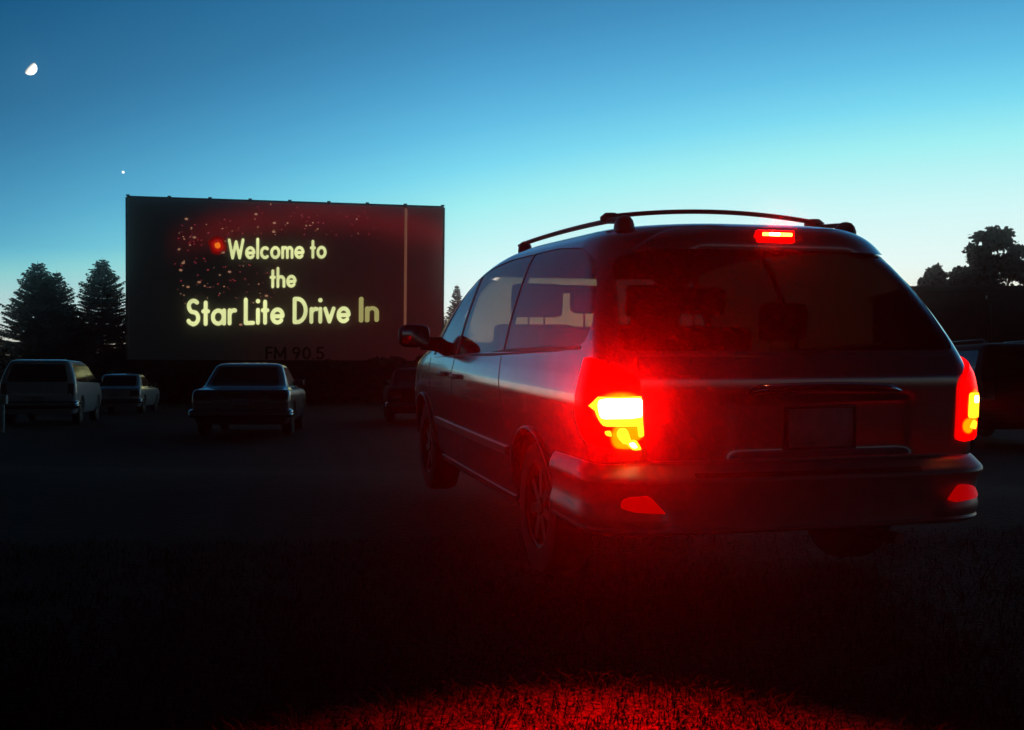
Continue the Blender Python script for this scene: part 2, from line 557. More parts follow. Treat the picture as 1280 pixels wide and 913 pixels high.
# side daylight opening, as (y, z)
DLO = roundpoly([(.60, 1.158), (3.78, 1.045), (3.74, 1.13), (3.22, 1.545), (2.75, 1.640), (2.35, 1.672), (1.40, 1.682), (.95, 1.655), (.70, 1.585), (.49, 1.42), (.40, 1.27), (.44, 1.19)],
                [.05, .03, .05, .1, .1, .1, .1, .1, .1, .08, .05, .05])
REARWIN = roundpoly([(-.835, 1.16), (.835, 1.16), (.735, 1.585), (.55, 1.625), (-.55, 1.625), (-.735, 1.585)], [.05, .05, .07, .1, .1, .07])
WSHIELD = roundpoly([(-.78, 1.13), (.78, 1.13), (.62, 1.605), (-.62, 1.605)], [.05, .05, .08, .08])


def van_body():
    b = MB(); b.add(*S.solid()); outer = b.me('outer')
    b = MB(); b.add(*S.solid(-.035, .36, 1.752)); inner = b.me('inner')
    cuts = [inner]
    b = MB(); b.prism(DLO, 0, -1.3, 1.3); cuts.append(b.me('c1'))
    b = MB(); b.prism(REARWIN, 1, -.3, .7); cuts.append(b.me('c2'))
    b = MB(); b.prism(WSHIELD, 1, 2.75, 5.4); cuts.append(b.me('c3'))
    for y, r in ((1.11, .395), (4.14, .39)):
        for sx in (-1, 1):
            b = MB(); cx = sx * .88
            poly = [(y + r * math.cos(t), max(.0, .345 + r * math.sin(t))) for t in np.linspace(0, 2 * math.pi, 40, endpoint=False)]
            b.prism(poly, 0, cx - .2, cx + .2); cuts.append(b.me('c4'))
    return boolean(outer, cuts, 'body')


obj('body', van_body(), M['paint'], VAN, ang=28)

for sgn in (-1, 1):
    f = side_f(sgn, -.006)
    def clip(y0a, y0b, y1a, y1b, rad=.03, sh=.012):
        """DLO between two slanted lines (y at z=1.09 / at z=1.65)"""
        pts = []
        zs = np.linspace(1.04, 1.69, 70)
        lo = []; hi = []
        for z in zs:
            sp = scan(DLO, z)
            if not sp: continue
            t = (z - 1.09) / .56
            a = max(sp[0] - sh, y0a + (y0b - y0a) * t); c = min(sp[1] + sh, y1a + (y1b - y1a) * t)
            if c > a + .01: lo.append((a, z)); hi.append((c, z))
        lo[0] = (lo[0][0], lo[0][1] - .01); hi[0] = (hi[0][0], hi[0][1] - .01)
        lo[-1] = (lo[-1][0], lo[-1][1] + .01); hi[-1] = (hi[-1][0], hi[-1][1] + .01)
        return lo + hi[::-1]
    q = patch_obj('quarter_window', clip(0, 0, 1.785, 1.855), f, M['side_tint'], VAN, 30, 20)
    q = patch_obj('sliding_door_window', clip(1.805, 1.875, 2.99, 2.97), f, M['side_tint'], VAN, 24, 20)
    q = patch_obj('front_door_window', clip(3.03, 3.01, 5, 5), f, M['clear'], VAN, 24, 20)
    # black seals between the panes
    def strip(a0, b0, a1, b1, name, off=-.003, wid=.012):
        poly = [(a0 - wid, a1), (a0 + wid, a1), (b0 + wid, b1), (b0 - wid, b1)]
        patch_obj(name, poly, side_f(sgn, off), M['black'], VAN, 3, 14, .03)
    strip(1.795, 1.868, 1.105, 1.676, 'window_pillar')
    strip(3.01, 2.99, 1.065, 1.59, 'window_pillar', wid=.022)
    # sliding door track, mouldings, sill strip, belt seal
    patch_obj('door_track', [(.48, 1.152), (1.77, 1.116), (1.77, 1.141), (.48, 1.174)], side_f(sgn, .004), M['black'], VAN, 20, 3, .02)
    patch_obj('belt_seal', [(.75, 1.132), (3.72, 1.030), (3.72, 1.046), (.75, 1.146)], side_f(sgn, .005), M['black'], VAN, 40, 2, .02)
    patch_obj('side_moulding', [(1.58, .555), (3.66, .555), (3.66, .60), (1.58, .60)], side_f(sgn, .014), M['bumper'], VAN, 40, 4, .02)
    patch_obj('sill_strip', [(1.58, .285), (3.66, .285), (3.66, .325), (1.58, .325)], side_f(sgn, .008), M['bumper'], VAN, 40, 3, .02)
    # door shut lines
    for (ya, za, yb, zb) in ((2.96, .34, 3.0, 1.05), (1.56, .70, 1.79, 1.09), (3.80, .60, 3.86, 1.02)):
        wd = .0045
        patch_obj('door_seam', [(ya - wd, za), (ya + wd, za), (yb + wd, zb), (yb - wd, zb)], side_f(sgn, .0015), M['black'], VAN, 2, 24, .01)
    # door handles
    for yh in (2.80, 3.22):
        b = MB(); x = sgn * (S.side(yh, .93) + .012)
        pts = [(x, yh - .10, .93), (x + sgn * .016, yh - .06, .932), (x + sgn * .018, yh + .06, .932), (x, yh + .10, .93)]
        b.tube(pts, [.008, .013, .013, .008], 8, sz=1.3); b.build('door_handle', M['bumper'], VAN)
    # wheel arch lips
    for yw, rr in ((1.11, .40), (4.14, .395)):
        b = MB(); pts = []
        for t in np.linspace(R(8), R(172), 30):
            y = yw + rr * math.cos(t); z = .345 + rr * math.sin(t); pts.append((sgn * (S.side(y, z) + .006), y, z))
        b.tube(pts, [.006] + [.012] * 28 + [.006], 8); b.build('wheel_arch', M['bumper'], VAN)
    # wheels
    for yw in (1.11, 4.14):
        cx = sgn * .835
        b = MB(); b.lathe_x([(sgn * x, r) for x, r in ((-.10, .22), (-.108, .29), (-.095, .33), (-.06, .342), (.06, .342), (.095, .33), (.108, .29), (.10, .215), (.03, .215), (-.10, .22))], (cx, yw, .342), 48)
        wh = b.build('wheel', M['rubber'], VAN)
        b = MB()
        b.lathe_x([(sgn * x, r) for x, r in ((.092, .214), (.085, .195), (.02, .19), (.02, .02), (.05, .0))], (cx, yw, .342), 40)
        for k in range(7):
            a = 2 * math.pi * k / 7
            Mx = Matrix.Translation((cx + sgn * .065, yw, .342)) @ Matrix.Rotation(a, 4, 'X')
            b.box((-.012, -.026, .03), (.012, .026, .2), Mx)
        b.lathe_x([(sgn * .03, .05), (sgn * .085, .045), (sgn * .09, .0)], (cx, yw, .342), 24)
        b.build('rim', M['alloy'], wh)
    # mirrors
    b = MB()
    prof = []
    for i, (yy, s_) in enumerate(((3.66, .92), (3.68, 1.0), (3.74, .95), (3.80, .75), (3.84, .4))):
        ring = []
        for k in range(20):
            t = 2 * math.pi * k / 20
            cx_, sx_ = math.cos(t), math.sin(t)
            ring.append((sgn * (1.115 + .115 * s_ * math.copysign(abs(cx_) ** .55, cx_)), yy, 1.185 + .085 * s_ * math.copysign(abs(sx_) ** .6, sx_)))
        prof.append(ring)
    V_ = [p for r_ in prof for p in r_]; F_ = [(i * 20 + k, i * 20 + (k + 1) % 20, (i + 1) * 20 + (k + 1) % 20, (i + 1) * 20 + k) for i in range(4) for k in range(20)]
    F_ += [tuple(range(20))[::-1], tuple(80 + k for k in range(20))]
    b.add(V_, F_)
    b.tube([(sgn * 1.06, 3.74, 1.14), (sgn * .97, 3.74, 1.125), (sgn * .90, 3.72, 1.12)], [.055, .05, .06], 12, sx=.7)
    mr_ = b.build('mirror', M['black'], VAN)
    b = MB(); b.box((sgn * 1.115 - .095, 3.652, 1.12), (sgn * 1.115 + .095, 3.657, 1.25)); b.build('mirror_glass', M['chrome'], mr_, bev=.002)

patch_obj('rear_window', [(x * 1.012, 1.39 + (z - 1.39) * 1.03) for x, z in REARWIN], rear_f(-.004), M['tint'], VAN, 40, 20, .005)
patch_obj('windscreen', [(x * 1.02, 1.39 + (z - 1.39) * 1.04) for x, z in WSHIELD], front_f(-.004), M['clear'], VAN, 30, 20, .005)


# tailgate panel with the recess round the plate
def tg(x, z):
    s = lambda t: 1 / (1 + math.exp(-t))
    inside = s((x + .36) / .012) * s((.52 - x) / .012) * s((z - .70) / .010) * s((.952 - z) / .008)
    return -.030 * inside
V_, F_ = patch([(-.752, .685), (.752, .685), (.752, 1.148), (-.752, 1.148)], rear_f(.004, None), 8, 8)
# the recess is pressed in, so the panel stands on the body skin and rises round it
def tg_rise(x, z): return .034 + tg(x, z)
patch_obj('tailgate', roundpoly([(-.745, .69), (.745, .69), (.775, 1.02), (.785, 1.135), (-.785, 1.135), (-.775, 1.02)], [.05, .05, .02, .03, .03, .02]),
          lambda x, z, d: (x, S.rear(x, z) - (.006 + .030 * (1 - 1 / (1 + math.exp(-(1.065 - z) / .012))) * 0 + .022 + tg(x, z) * .72 + d * 5), z), M['paint'], VAN, 70, 60, .004, ang=60)
# handle bar over the plate
b = MB(); pts = []; rr = []
for t in np.linspace(0, 1, 25):
    x = -.285 + .75 * t; e = min(1, min(t, 1 - t) * 9 + .25)
    z = .990 + .012 * math.sin(math.pi * t) - .012 * (1 - e)
    pts.append((x, S.rear(x, .98) - .030 - .012 * e, z)); rr.append(.020 * e + .004)
b.tube(pts, rr, 12, sx=1.1, sz=.9); b.build('tailgate_handle', M['chrome'], VAN)
# number plate with its frame
px0, px1, pz0, pz1 = -.085, .235, .735, .905
yb = S.rear(.1, .82) - .012
b = MB()
for lo, hi in (((px0 - .012, pz0 - .012), (px1 + .012, pz0)), ((px0 - .012, pz1), (px1 + .012, pz1 + .012)), ((px0 - .012, pz0), (px0, pz1)), ((px1, pz0), (px1 + .012, pz1))):
    b.box((lo[0], yb - .012, lo[1]), (hi[0], yb, hi[1]))
npf = b.build('plate_frame', M['black'], VAN, bev=.002)
b = MB(); b.box((px0, yb - .007, pz0), (px1, yb - .002, pz1)); b.build('number_plate', M['plate'], npf, bev=.001)

# rear spoiler lip over the window with the high brake lamp
patch_obj('spoiler', roundpoly([(-.66, 1.618), (.66, 1.618), (.50, 1.722), (-.50, 1.722)], [.03, .03, .08, .08]),
          lambda x, z, d: (x, S.rear(x, z) - (.03 * max(0, 1 - ((z - 1.65) / .075) ** 2) + .004 + d * 4), z), M['paint'], VAN, 40, 14, .004, ang=50)
ys = S.rear(0, 1.685) - .036
b = MB(); b.box((-.10, ys - .012, 1.655), (.088, ys + .02, 1.712))
hl = b.build('high_brake_lamp', M['lens'], VAN, bev=.008)
M['chmsl'] = emission('high_lamp_bulbs', (1, .30, .035), 9.0)
M['hot'] = emission('bulb_core', (1, .75, .42), 30.0)
b = MB(); b.box((-.078, ys - .018, 1.684), (.072, ys - .010, 1.700)); b.build('bulb_strip', M['chmsl'], hl, bev=.003)
b = MB(); b.box((-.045, ys - .022, 1.686), (.005, ys - .016, 1.699)); b.build('bulb', M['hot'], hl, bev=.003)

# rear wiper
b = MB(); b.tube([(.02, S.rear(0, 1.15) - .02, 1.135), (.10, S.rear(.1, 1.18) - .03, 1.165), (.42, S.rear(.42, 1.20) - .018, 1.19)], [.012, .008, .005], 8)
b.build('rear_wiper', M['black'], VAN)

# bumper
SB = Shape([.362, .370, .380, .392, .405, .44, .4801, .52, .56, .590, .604, .615, .645, .668, .676], [.93, .962, .972, .970, .964, .966, .970, .976, .984, .994, .999, .998, .988, .976, .965],
           [.085, .03, .008, .006, .014, .012, .008, .000, -.010, -.022, -.028, -.026, .006, .034, .050], [.71] * 15, rc=(.26, .24), fc=(.02, .02), crear=.06, cfront=0, taper=0)


def corner_swell(me):
    """the lower corners of the moulded bumper swell outwards"""
    for v in me.vertices:
        x, y, z = v.co
        wx = min(1, max(0, (abs(x) - .64 - .25 * (z - .47)) / .07)); wx = wx * wx * (3 - 2 * wx)
        g = math.exp(-((z - .435) / .060) ** 2) * wx * .030
        nx = min(1, max(0, (abs(x) - .70) / .28)); n = Vector((math.copysign(nx, x), -(1.02 - nx), 0)).normalized()
        v.co += n * g
    return me


bump_me = bumper_shell(SB, .68, swell=corner_swell)
obj('bumper', bump_me, M['bumper'], VAN, ang=30)
b = MB()
b.add(*[(lambda: None)] and patch([(-.55, .622), (.55, .622), (.55, .640), (-.55, .640)], lambda x, z, d: (x, SB.rear(x, z) - .004 - d, z), 40, 3, .004))
b.build('bumper_strip', M['black'], VAN)
M['wedge_glow'] = mat('reflection_glow', (.60, .004, .003), .35, 0, .0, spec=.3, emit=(1, 0, 0), estr=.34, bump=(60, .2, .003))
for sgn in (-1, 1):          # added glowing wedges imitate the tail lamps' reflection on the bumper corners
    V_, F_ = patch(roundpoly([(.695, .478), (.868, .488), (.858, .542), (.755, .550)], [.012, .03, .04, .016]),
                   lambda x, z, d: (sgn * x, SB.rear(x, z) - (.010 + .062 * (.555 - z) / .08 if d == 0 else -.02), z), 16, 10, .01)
    b = MB(); b.add(V_, F_); b.build('reflection_wedge', M['wedge_glow'], VAN)
# exhaust
b = MB(); b.tube([(.55, .5, .27), (.55, .16, .28)], .028, 14); b.build('exhaust_pipe', M['steel'], VAN)

# tail lamps that wrap round the rear corners
M['bright'] = emission('brake_bulb_glow', (1, .62, .30), 7.0)
M['yellow'] = emission('brake_reflector_glow', (1, .42, .012), 2.6)


def corner_pt(sgn, u, z, d):
    """u runs along the plan outline: u<0 rear face inwards, u>0 round to the flank"""
    w = S.width(S.R(z) + .15, z); rx, ry = S.rc; xr = w - rx
    yb_ = S.R(z) + S.cr * xr * xr + ry
    arc = math.pi / 2 * (rx + ry) / 2
    if u < 0: x = xr + u; return (sgn * x, S.R(z) + S.cr * x * x - d, z)
    if u <= arc:
        t = u / arc * math.pi / 2; return (sgn * (xr + (rx + d) * math.sin(t)), yb_ - (ry + d) * math.cos(t), z)
    y = yb_ + (u - arc); return (sgn * (S.width(y, z) + d), y, z)


def box_on(sgn, poly, off, m, name, parent, thick=.006, nu=12, nv=10):
    if sgn > 0: poly = [(u + .065 * max(0, 1 - (u + .085) / .3), v) for u, v in poly]
    return patch_obj(name, poly, lambda u, z, d: corner_pt(sgn, u, z, off + d), m, parent, nu, nv, thick)


def lens_mat(name, spots):
    m = M['lens'].copy(); m.name = name; t = m.node_tree; bs = t.nodes['Principled BSDF']
    tcn = t.nodes.new('ShaderNodeTexCoord'); acc = None
    vo = t.nodes.new('ShaderNodeTexVoronoi'); vo.inputs['Scale'].default_value = 55; t.links.new(tcn.outputs['Object'], vo.inputs['Vector'])
    for c, r in spots:
        mp_ = t.nodes.new('ShaderNodeMapping'); mp_.vector_type = 'TEXTURE'
        mp_.inputs['Location'].default_value = c; mp_.inputs['Scale'].default_value = r
        t.links.new(tcn.outputs['Object'], mp_.inputs['Vector'])
        ln = t.nodes.new('ShaderNodeVectorMath'); ln.operation = 'LENGTH'; t.links.new(mp_.outputs[0], ln.inputs[0])
        mr_ = t.nodes.new('ShaderNodeMapRange'); mr_.interpolation_type = 'SMOOTHERSTEP'
        mr_.inputs['From Min'].default_value = .78; mr_.inputs['From Max'].default_value = 1.22; mr_.inputs['To Min'].default_value = 1; mr_.inputs['To Max'].default_value = 0
        t.links.new(ln.outputs['Value'], mr_.inputs['Value'])
        if acc is None: acc = mr_.outputs[0]
        else:
            mx = t.nodes.new('ShaderNodeMath'); mx.operation = 'MAXIMUM'; t.links.new(acc, mx.inputs[0]); t.links.new(mr_.outputs[0], mx.inputs[1]); acc = mx.outputs[0]
    rib = t.nodes.new('ShaderNodeMath'); rib.operation = 'MULTIPLY_ADD'; rib.inputs[1].default_value = -14.0; rib.inputs[2].default_value = 1.15; t.links.new(vo.outputs['Distance'], rib.inputs[0])
    rc_ = t.nodes.new('ShaderNodeMath'); rc_.operation = 'MAXIMUM'; rc_.inputs[1].default_value = .45; t.links.new(rib.outputs[0], rc_.inputs[0])
    mu = t.nodes.new('ShaderNodeMath'); mu.operation = 'MULTIPLY'; t.links.new(acc, mu.inputs[0]); t.links.new(rc_.outputs[0], mu.inputs[1])
    cb_ = t.nodes.new('ShaderNodeCombineColor'); cb_.inputs[0].default_value = 1.0
    sc2 = t.nodes.new('ShaderNodeMath'); sc2.operation = 'MULTIPLY'; sc2.inputs[1].default_value = .42; t.links.new(mu.outputs[0], sc2.inputs[0])
    t.links.new(sc2.outputs[0], cb_.inputs[1]); t.links.new(cb_.outputs[0], bs.inputs['Emission Color'])
    return m


def spot_at(sgn, u, z, r): return (corner_pt(sgn, u, z, .03), r)


M['lens_left'] = lens_mat('lit_red_lens_near', [spot_at(-1, .018, .912, (.108, .12, .068)), spot_at(-1, .005, .795, (.052, .10, .060)), spot_at(-1, -.05, .82, (.035, .1, .04))])
M['lens_right'] = lens_mat('lit_red_lens_far', [spot_at(1, .06, .90, (.050, .06, .075)), spot_at(1, .02, .81, (.035, .05, .035))])
for sgn in (-1, 1):
    lamp = box_on(sgn, roundpoly([(-.085, .735), (.17, .755), (.255, .86), (.285, 1.00), (.27, 1.125), (.20, 1.13), (-.02, 1.06), (-.085, .98)],
                                 [.03, .05, .06, .06, .03, .03, .05, .04]), .022, M['lens_left' if sgn < 0 else 'lens_right'], 'tail_lamp', VAN, .03, 24, 24)
    if sgn < 0:
        cores = [([(-.080, .838), (.092, .838), (.118, .880), (.122, .905), (.165, .925), (.128, .945), (.122, .966), (-.078, .968)], .016, .026, 'yellow'),
                 ([(-.074, .874), (.100, .870), (.112, .930), (.108, .957), (-.070, .960)], .018, .031, 'bright'),
                 ([(-.082, .795), (-.058, .790), (-.052, .85), (-.080, .85)], .01, .027, 'yellow'),
                 ([(-.030, .765), (.008, .760), (.040, .800), (.030, .832), (-.005, .835)], .02, .028, 'yellow'),
                 ([(-.072, .738), (-.030, .735), (.005, .775), (-.045, .785)], .014, .029, 'yellow'),
                 ([(-.052, .748), (-.028, .746), (-.012, .768), (-.036, .772)], .008, .033, 'bright'),
                 ([(.055, .795), (.080, .800), (.086, .818), (.060, .822)], .008, .027, 'yellow')]
    else:
        cores = [([(-.045, .845), (.10, .845), (.105, .960), (-.040, .965)], .02, .026, 'yellow'),
                 ([(.0, .915), (.05, .915), (.05, .950), (.0, .950)], .012, .030, 'bright'),
                 ([(-.03, .800), (.035, .790), (.05, .825), (.0, .838)], .012, .027, 'yellow')]
    for poly, rr_, off_, mm in cores:
        box_on(sgn, roundpoly(poly, rr_), off_, M[mm], 'brake_bulb' if mm == 'bright' else 'reflector', lamp)
    # the lamp's beam
    sp = bpy.data.lights.new('brake_beam', 'SPOT'); sp.energy = BRAKE_W; sp.color = (1, 0, 0)
    sp.spot_size = R(82); sp.spot_blend = 1.0; sp.shadow_soft_size = .03
    so = bpy.data.objects.new('brake_beam', sp); COL.objects.link(so); so.parent = lamp
    p = corner_pt(sgn, .035 if sgn < 0 else .02, .91, .075)
    so.location = p
    so.rotation_euler = Vector((-.36, -1, .0) if sgn < 0 else (.50, -1, .0)).to_track_quat('-Z', 'Y').to_euler()
sp = bpy.data.lights.new('high_brake_beam', 'SPOT'); sp.energy = CHMSL_W; sp.color = (1, 0, 0); sp.spot_size = R(90); sp.spot_blend = .7; sp.shadow_soft_size = .02
so = bpy.data.objects.new('high_brake_beam', sp); COL.objects.link(so); so.parent = hl; so.location = (-.01, ys - .05, 1.69)
so.rotation_euler = Vector((-.25, -1, 0)).to_track_quat('-Z', 'Y').to_euler()

# roof rack
for sgn in (-1, 1):
    b = MB(); pts = []
    for t in np.linspace(0, 1, 20):
        y = .72 + 1.95 * t
        pts.append((sgn * (.60 - .015 * math.sin(math.pi * t)), y, 1.780 + .024 * math.sin(math.pi * t) ** .6))
    b.tube(pts, .013, 10, sx=1.3); b.build('roof_rail', M['black'], VAN)
    for y in (.76, 2.55):
        b = MB()
        for (dy, r_, dz) in ((0, .05, 0),):
            fl_ = 1.0 if y < 1 else .62
            for k, (zz, s_) in enumerate(((1.725, 1.0), (1.752, .98), (1.775, .84), (1.792, .60), (1.800, .25))):
                ring = [(sgn * .60 + .045 * s_ * math.cos(a), y + .085 * fl_ * s_ * math.sin(a), zz) for a in np.linspace(0, 2 * math.pi, 16, endpoint=False)]
                b.V += ring
        b.F += [(i * 16 + k, i * 16 + (k + 1) % 16, (i + 1) * 16 + (k + 1) % 16, (i + 1) * 16 + k) for i in range(4) for k in range(16)] + [tuple(64 + k for k in range(16))]
        b.build('rail_foot', M['black'], VAN)
for y in (1.02,):
    b = MB(); pts = []
    for t in np.linspace(-1, 1, 25):
        pts.append((.565 * t, y, 1.822 + .038 * (1 - t * t)))
    b.tube(pts, .016, 10, sx=1.5, sz=.75); cb = b.build('roof_crossbar', M['black'], VAN)
    for sgn in (-1, 1):
        b = MB()
        for k, (zz, s_) in enumerate(((1.785, .6), (1.795, .95), (1.818, .95), (1.838, .5))):
            b.V += [(sgn * .575 + .058 * s_ * math.cos(a), y + .045 * s_ * math.sin(a), zz) for a in np.linspace(0, 2 * math.pi, 16, endpoint=False)]
        b.F += [(i * 16 + k, i * 16 + (k + 1) % 16, (i + 1) * 16 + (k + 1) % 16, (i + 1) * 16 + k) for i in range(3) for k in range(16)] + [tuple(range(16))[::-1], tuple(48 + k for k in range(16))]
        b.build('crossbar_clamp', M['black'], cb)

# interior: floor, seats with head restraints, dashboard and steering wheel
b = MB(); b.box((-.86, .2, .40), (.86, 4.2, .44)); b.build('floor_pan', M['dash'], VAN)


def seat(x, y, wdt, heads, back_top=1.16, gap=.05, hh=.20, hw=.13):
    b = MB(); b.box((x - wdt / 2, y, .62), (x + wdt / 2, y + .52, .78))
    s_ = b.build('seat', M['fabric'], VAN, bev=.04)
    b = MB(); Mx = Matrix.Translation((x, y + .02, .70)) @ Matrix.Rotation(R(8), 4, 'X')
    b.box((-wdt / 2, -.07, 0), (wdt / 2, .07, back_top - .70), Mx); b.build('seat_back', M['fabric'], s_, bev=.045)
    for hx in heads:
        b = MB(); Mx = Matrix.Translation((x + hx, y - .06, back_top + gap)) @ Matrix.Rotation(R(6), 4, 'X')
        b.box((-hw, -.05, 0), (hw, .05, hh), Mx); hr = b.build('head_restraint', M['fabric'], s_, bev=.045)
        for px_ in (-.055, .055):
            b = MB(); b.tube([(x + hx + px_, y - .06, back_top - .05), (x + hx + px_, y - .06, back_top + gap + .05)], .007, 8)
            b.build('post', M['alloy'], s_)


seat(0, 1.02, 1.15, (-.36, .36), 1.14)
seat(-.42, 2.0, .5, (.07,), 1.262, .075, .165, .145); seat(.42, 2.0, .5, (-.07,), 1.262, .075, .165, .145)
seat(-.42, 3.0, .56, (.01,), 1.275, .045, .228, .18); seat(.42, 3.0, .56, (-.01,), 1.275, .045, .228, .18)
b = MB(); b.box((-.80, 3.95, .70), (.80, 4.25, 1.04)); b.build('dashboard', M['dash'], VAN, bev=.05)
b = MB(); ring = [(-.40 + .18 * math.cos(t), 3.72 + .06 * math.sin(t), 1.0 + .17 * math.sin(t)) for t in np.linspace(0, 2 * math.pi, 33)]
b.tube(ring, .015, 8, False); b.tube([(-.58, 3.72, 1.0), (-.22, 3.72, 1.0)], .015, 8); b.build('steering_wheel', M['black'], VAN)
b = MB(); b.box((-.11, 3.45, 1.50), (.11, 3.47, 1.56)); b.build('rear_view_mirror', M['black'], VAN, bev=.008)
b = MB(); b.box((-.7, 1.0, .20), (.7, 4.7, .268)); b.build('underbody', M['under'], VAN)

# ------------------------------------------------------------------ other cars
KINDS = {
 'sedan': dict(z=[.24, .34, .50, .66, .76, .82, .86, .90, .95, 1.10, 1.22, 1.30, 1.34, 1.365, 1.378, 1.385],
               W=[.80, .85, .885, .89, .885, .87, .85, .78, .75, .70, .655, .62, .57, .47, .30, .10],
               R=[.10, .05, .03, .03, .04, .06, .10, .55, .72, 1.0, 1.2, 1.32, 1.42, 1.6, 1.9, 2.2],
               F=[4.66, 4.72, 4.76, 4.74, 4.68, 4.5, 4.1, 3.62, 3.52, 3.2, 2.92, 2.72, 2.6, 2.5, 2.4, 2.3],
               win=[(1.30, .93), (3.25, .93), (2.62, 1.28), (1.55, 1.28)], rw=[(-.62, .93), (.62, .93), (.53, 1.29), (-.53, 1.29)],
               fw=[(-.62, .95), (.62, .95), (.52, 1.29), (-.52, 1.29)], lamp=(.52, .83, .60, .78), wb=(.98, 3.72), r=.31, L=4.76),
 'suv': dict(z=[.28, .38, .55, .75, .92, 1.00, 1.06, 1.15, 1.35, 1.48, 1.55, 1.59, 1.615, 1.63, 1.638],
             W=[.85, .89, .915, .92, .91, .90, .885, .865, .80, .75, .71, .66, .55, .36, .12],
             R=[.10, .05, .03, .03, .04, .045, .06, .09, .18, .25, .30, .37, .6, .95, 1.4],
             F=[4.55, 4.60, 4.63, 4.58, 4.45, 4.2, 3.9, 3.75, 3.3, 3.0, 2.8, 2.6, 2.4, 2.2, 2.0],
             win=[(.38, 1.06), (3.55, 1.04), (2.85, 1.50), (.50, 1.50)], rw=[(-.70, 1.06), (.70, 1.06), (.60, 1.50), (-.60, 1.50)],
             fw=[(-.72, 1.10), (.72, 1.10), (.60, 1.52), (-.60, 1.52)], lamp=(.70, .87, .72, 1.02), wb=(.95, 3.65), r=.34, L=4.62),
}


def parked_car(kind, paint, label, loc, rz, cat, simple=False, bumper='chrome', rail=False, scale=1.0):
    k = KINDS[kind]
    root = empty('parked_car', loc, rz); tag(root, label, cat, 'cars parked facing the screen'); root.scale = (scale,) * 3
    s = Shape(k['z'], k['W'], k['R'], k['F'], rc=(.13, .14), fc=(.3, .35), crear=.05, cfront=.1, taper=.03, mid=2.3, span=2.5)
    b = MB(); b.add(*s.solid()); cuts = []
    for y in k['wb']:
        for sx in (-1, 1):
            c = MB(); c.prism([(y + (k['r'] + .05) * math.cos(t), k['r'] + (k['r'] + .05) * math.sin(t)) for t in np.linspace(0, 2 * math.pi, 28, endpoint=False)], 0, sx * .80 - .18, sx * .80 + .18); cuts.append(c.me('c'))
    obj('body', boolean(b.me('b'), cuts, 'body'), paint, root, ang=30)
    for sg in (-1, 1):
        fn = lambda y, z, d: (sg * (s.side(y, z) + .004 + d), y, z)
        W_ = k['win']; ym = (W_[0][0] + W_[1][0]) / 2
        xm = lambda a, b_, t: a + (b_ - a) * t
        patch_obj('side_window', roundpoly([W_[0], (ym - .03, xm(W_[0][1], W_[1][1], .48)), (ym - .03, W_[2][1]), W_[3]], .05), fn, M['dark_glass'], root, 12, 8, .008)
        patch_obj('side_window', roundpoly([(ym + .03, xm(W_[0][1], W_[1][1], .52)), W_[1], W_[2], (ym + .03, W_[2][1])], .04), fn, M['dark_glass'], root, 12, 8, .008)
        x0, x1, z0, z1 = k['lamp']
        patch_obj('tail_lamp', [(min(sg * x0, sg * x1), z0), (max(sg * x0, sg * x1), z0), (max(sg * x0, sg * x1), z1), (min(sg * x0, sg * x1), z1)],
                  lambda x, z, d: (x, s.rear(x, z) - .006 - d, z), M['tail_off'], root, 8, 6, .008)
        b = MB(); yy = k['win'][1][0] - .15; zz = k['win'][1][1] + .05
        b.box((sg * (s.side(yy, zz) + .09) - .085, yy - .03, zz - .05), (sg * (s.side(yy, zz) + .09) + .085, yy + .07, zz + .07)); b.build('mirror', M['black'], root, bev=.02)
        for y in k['wb']:
            b = MB(); r_ = k['r']
            b.lathe_x([(sg * x, r) for x, r in ((-.09, .18), (-.1, r_ - .05), (-.06, r_), (.06, r_), (.1, r_ - .05), (.09, .19), (.05, .18), (.05, 0))], (sg * (k['W'][3] - .13), y, r_), 28)
            wh = b.build('wheel', M['rubber'], root)
            b = MB(); b.lathe_x([(sg * .052, .175), (sg * .08, .165), (sg * .075, .06), (sg * .09, .05), (sg * .09, 0)], (sg * (k['W'][3] - .13), y, r_), 24); b.build('rim', M['alloy'], wh)
    patch_obj('rear_window', roundpoly(k['rw'], .06), lambda x, z, d: (x, s.rear(x, z) - .004 - d, z), M['dark_glass'], root, 20, 10, .008)
    patch_obj('windscreen', roundpoly(k['fw'], .06), lambda x, z, d: (x, s.front(x, z) + .004 + d, z), M['dark_glass'], root, 20, 10, .008)
    zb = (.36, .52) if kind == 'sedan' else (.40, .60)
    zm = sum(zb) / 2
    sb = Shape([zb[0], zb[0] + .02, zm - .02, zm, zm + .02, zb[1] - .02, zb[1]], [k['W'][3] - .02, k['W'][3] + .015, k['W'][3] + .03, k['W'][3] + .022, k['W'][3] + .03, k['W'][3] + .015, k['W'][3] - .02],
               [-.01, -.05, -.07, -.06, -.07, -.05, -.01], [.42] * 7, rc=(.16, .16), fc=(.02, .02), crear=.05, cfront=0, taper=0)
    obj('bumper', bumper_shell(sb, .40, 1), M[bumper], root, ang=30)
    b = MB(); yb_ = s.rear(0, .66) - .012; b.box((-.155, yb_ - .004, .585), (.155, yb_ + .004, .70)); b.build('number_plate', M['plate'], root, bev=.002)
    if rail:
        for sg in (-1, 1):
            b = MB(); zt = k['z'][-1]; b.tube([(sg * .52, .75, zt - .03), (sg * .52, .85, zt + .04), (sg * .52, 2.3, zt + .04), (sg * .52, 2.4, zt - .02)], .014, 8); b.build('roof_rail', M['black'], root)
    return root


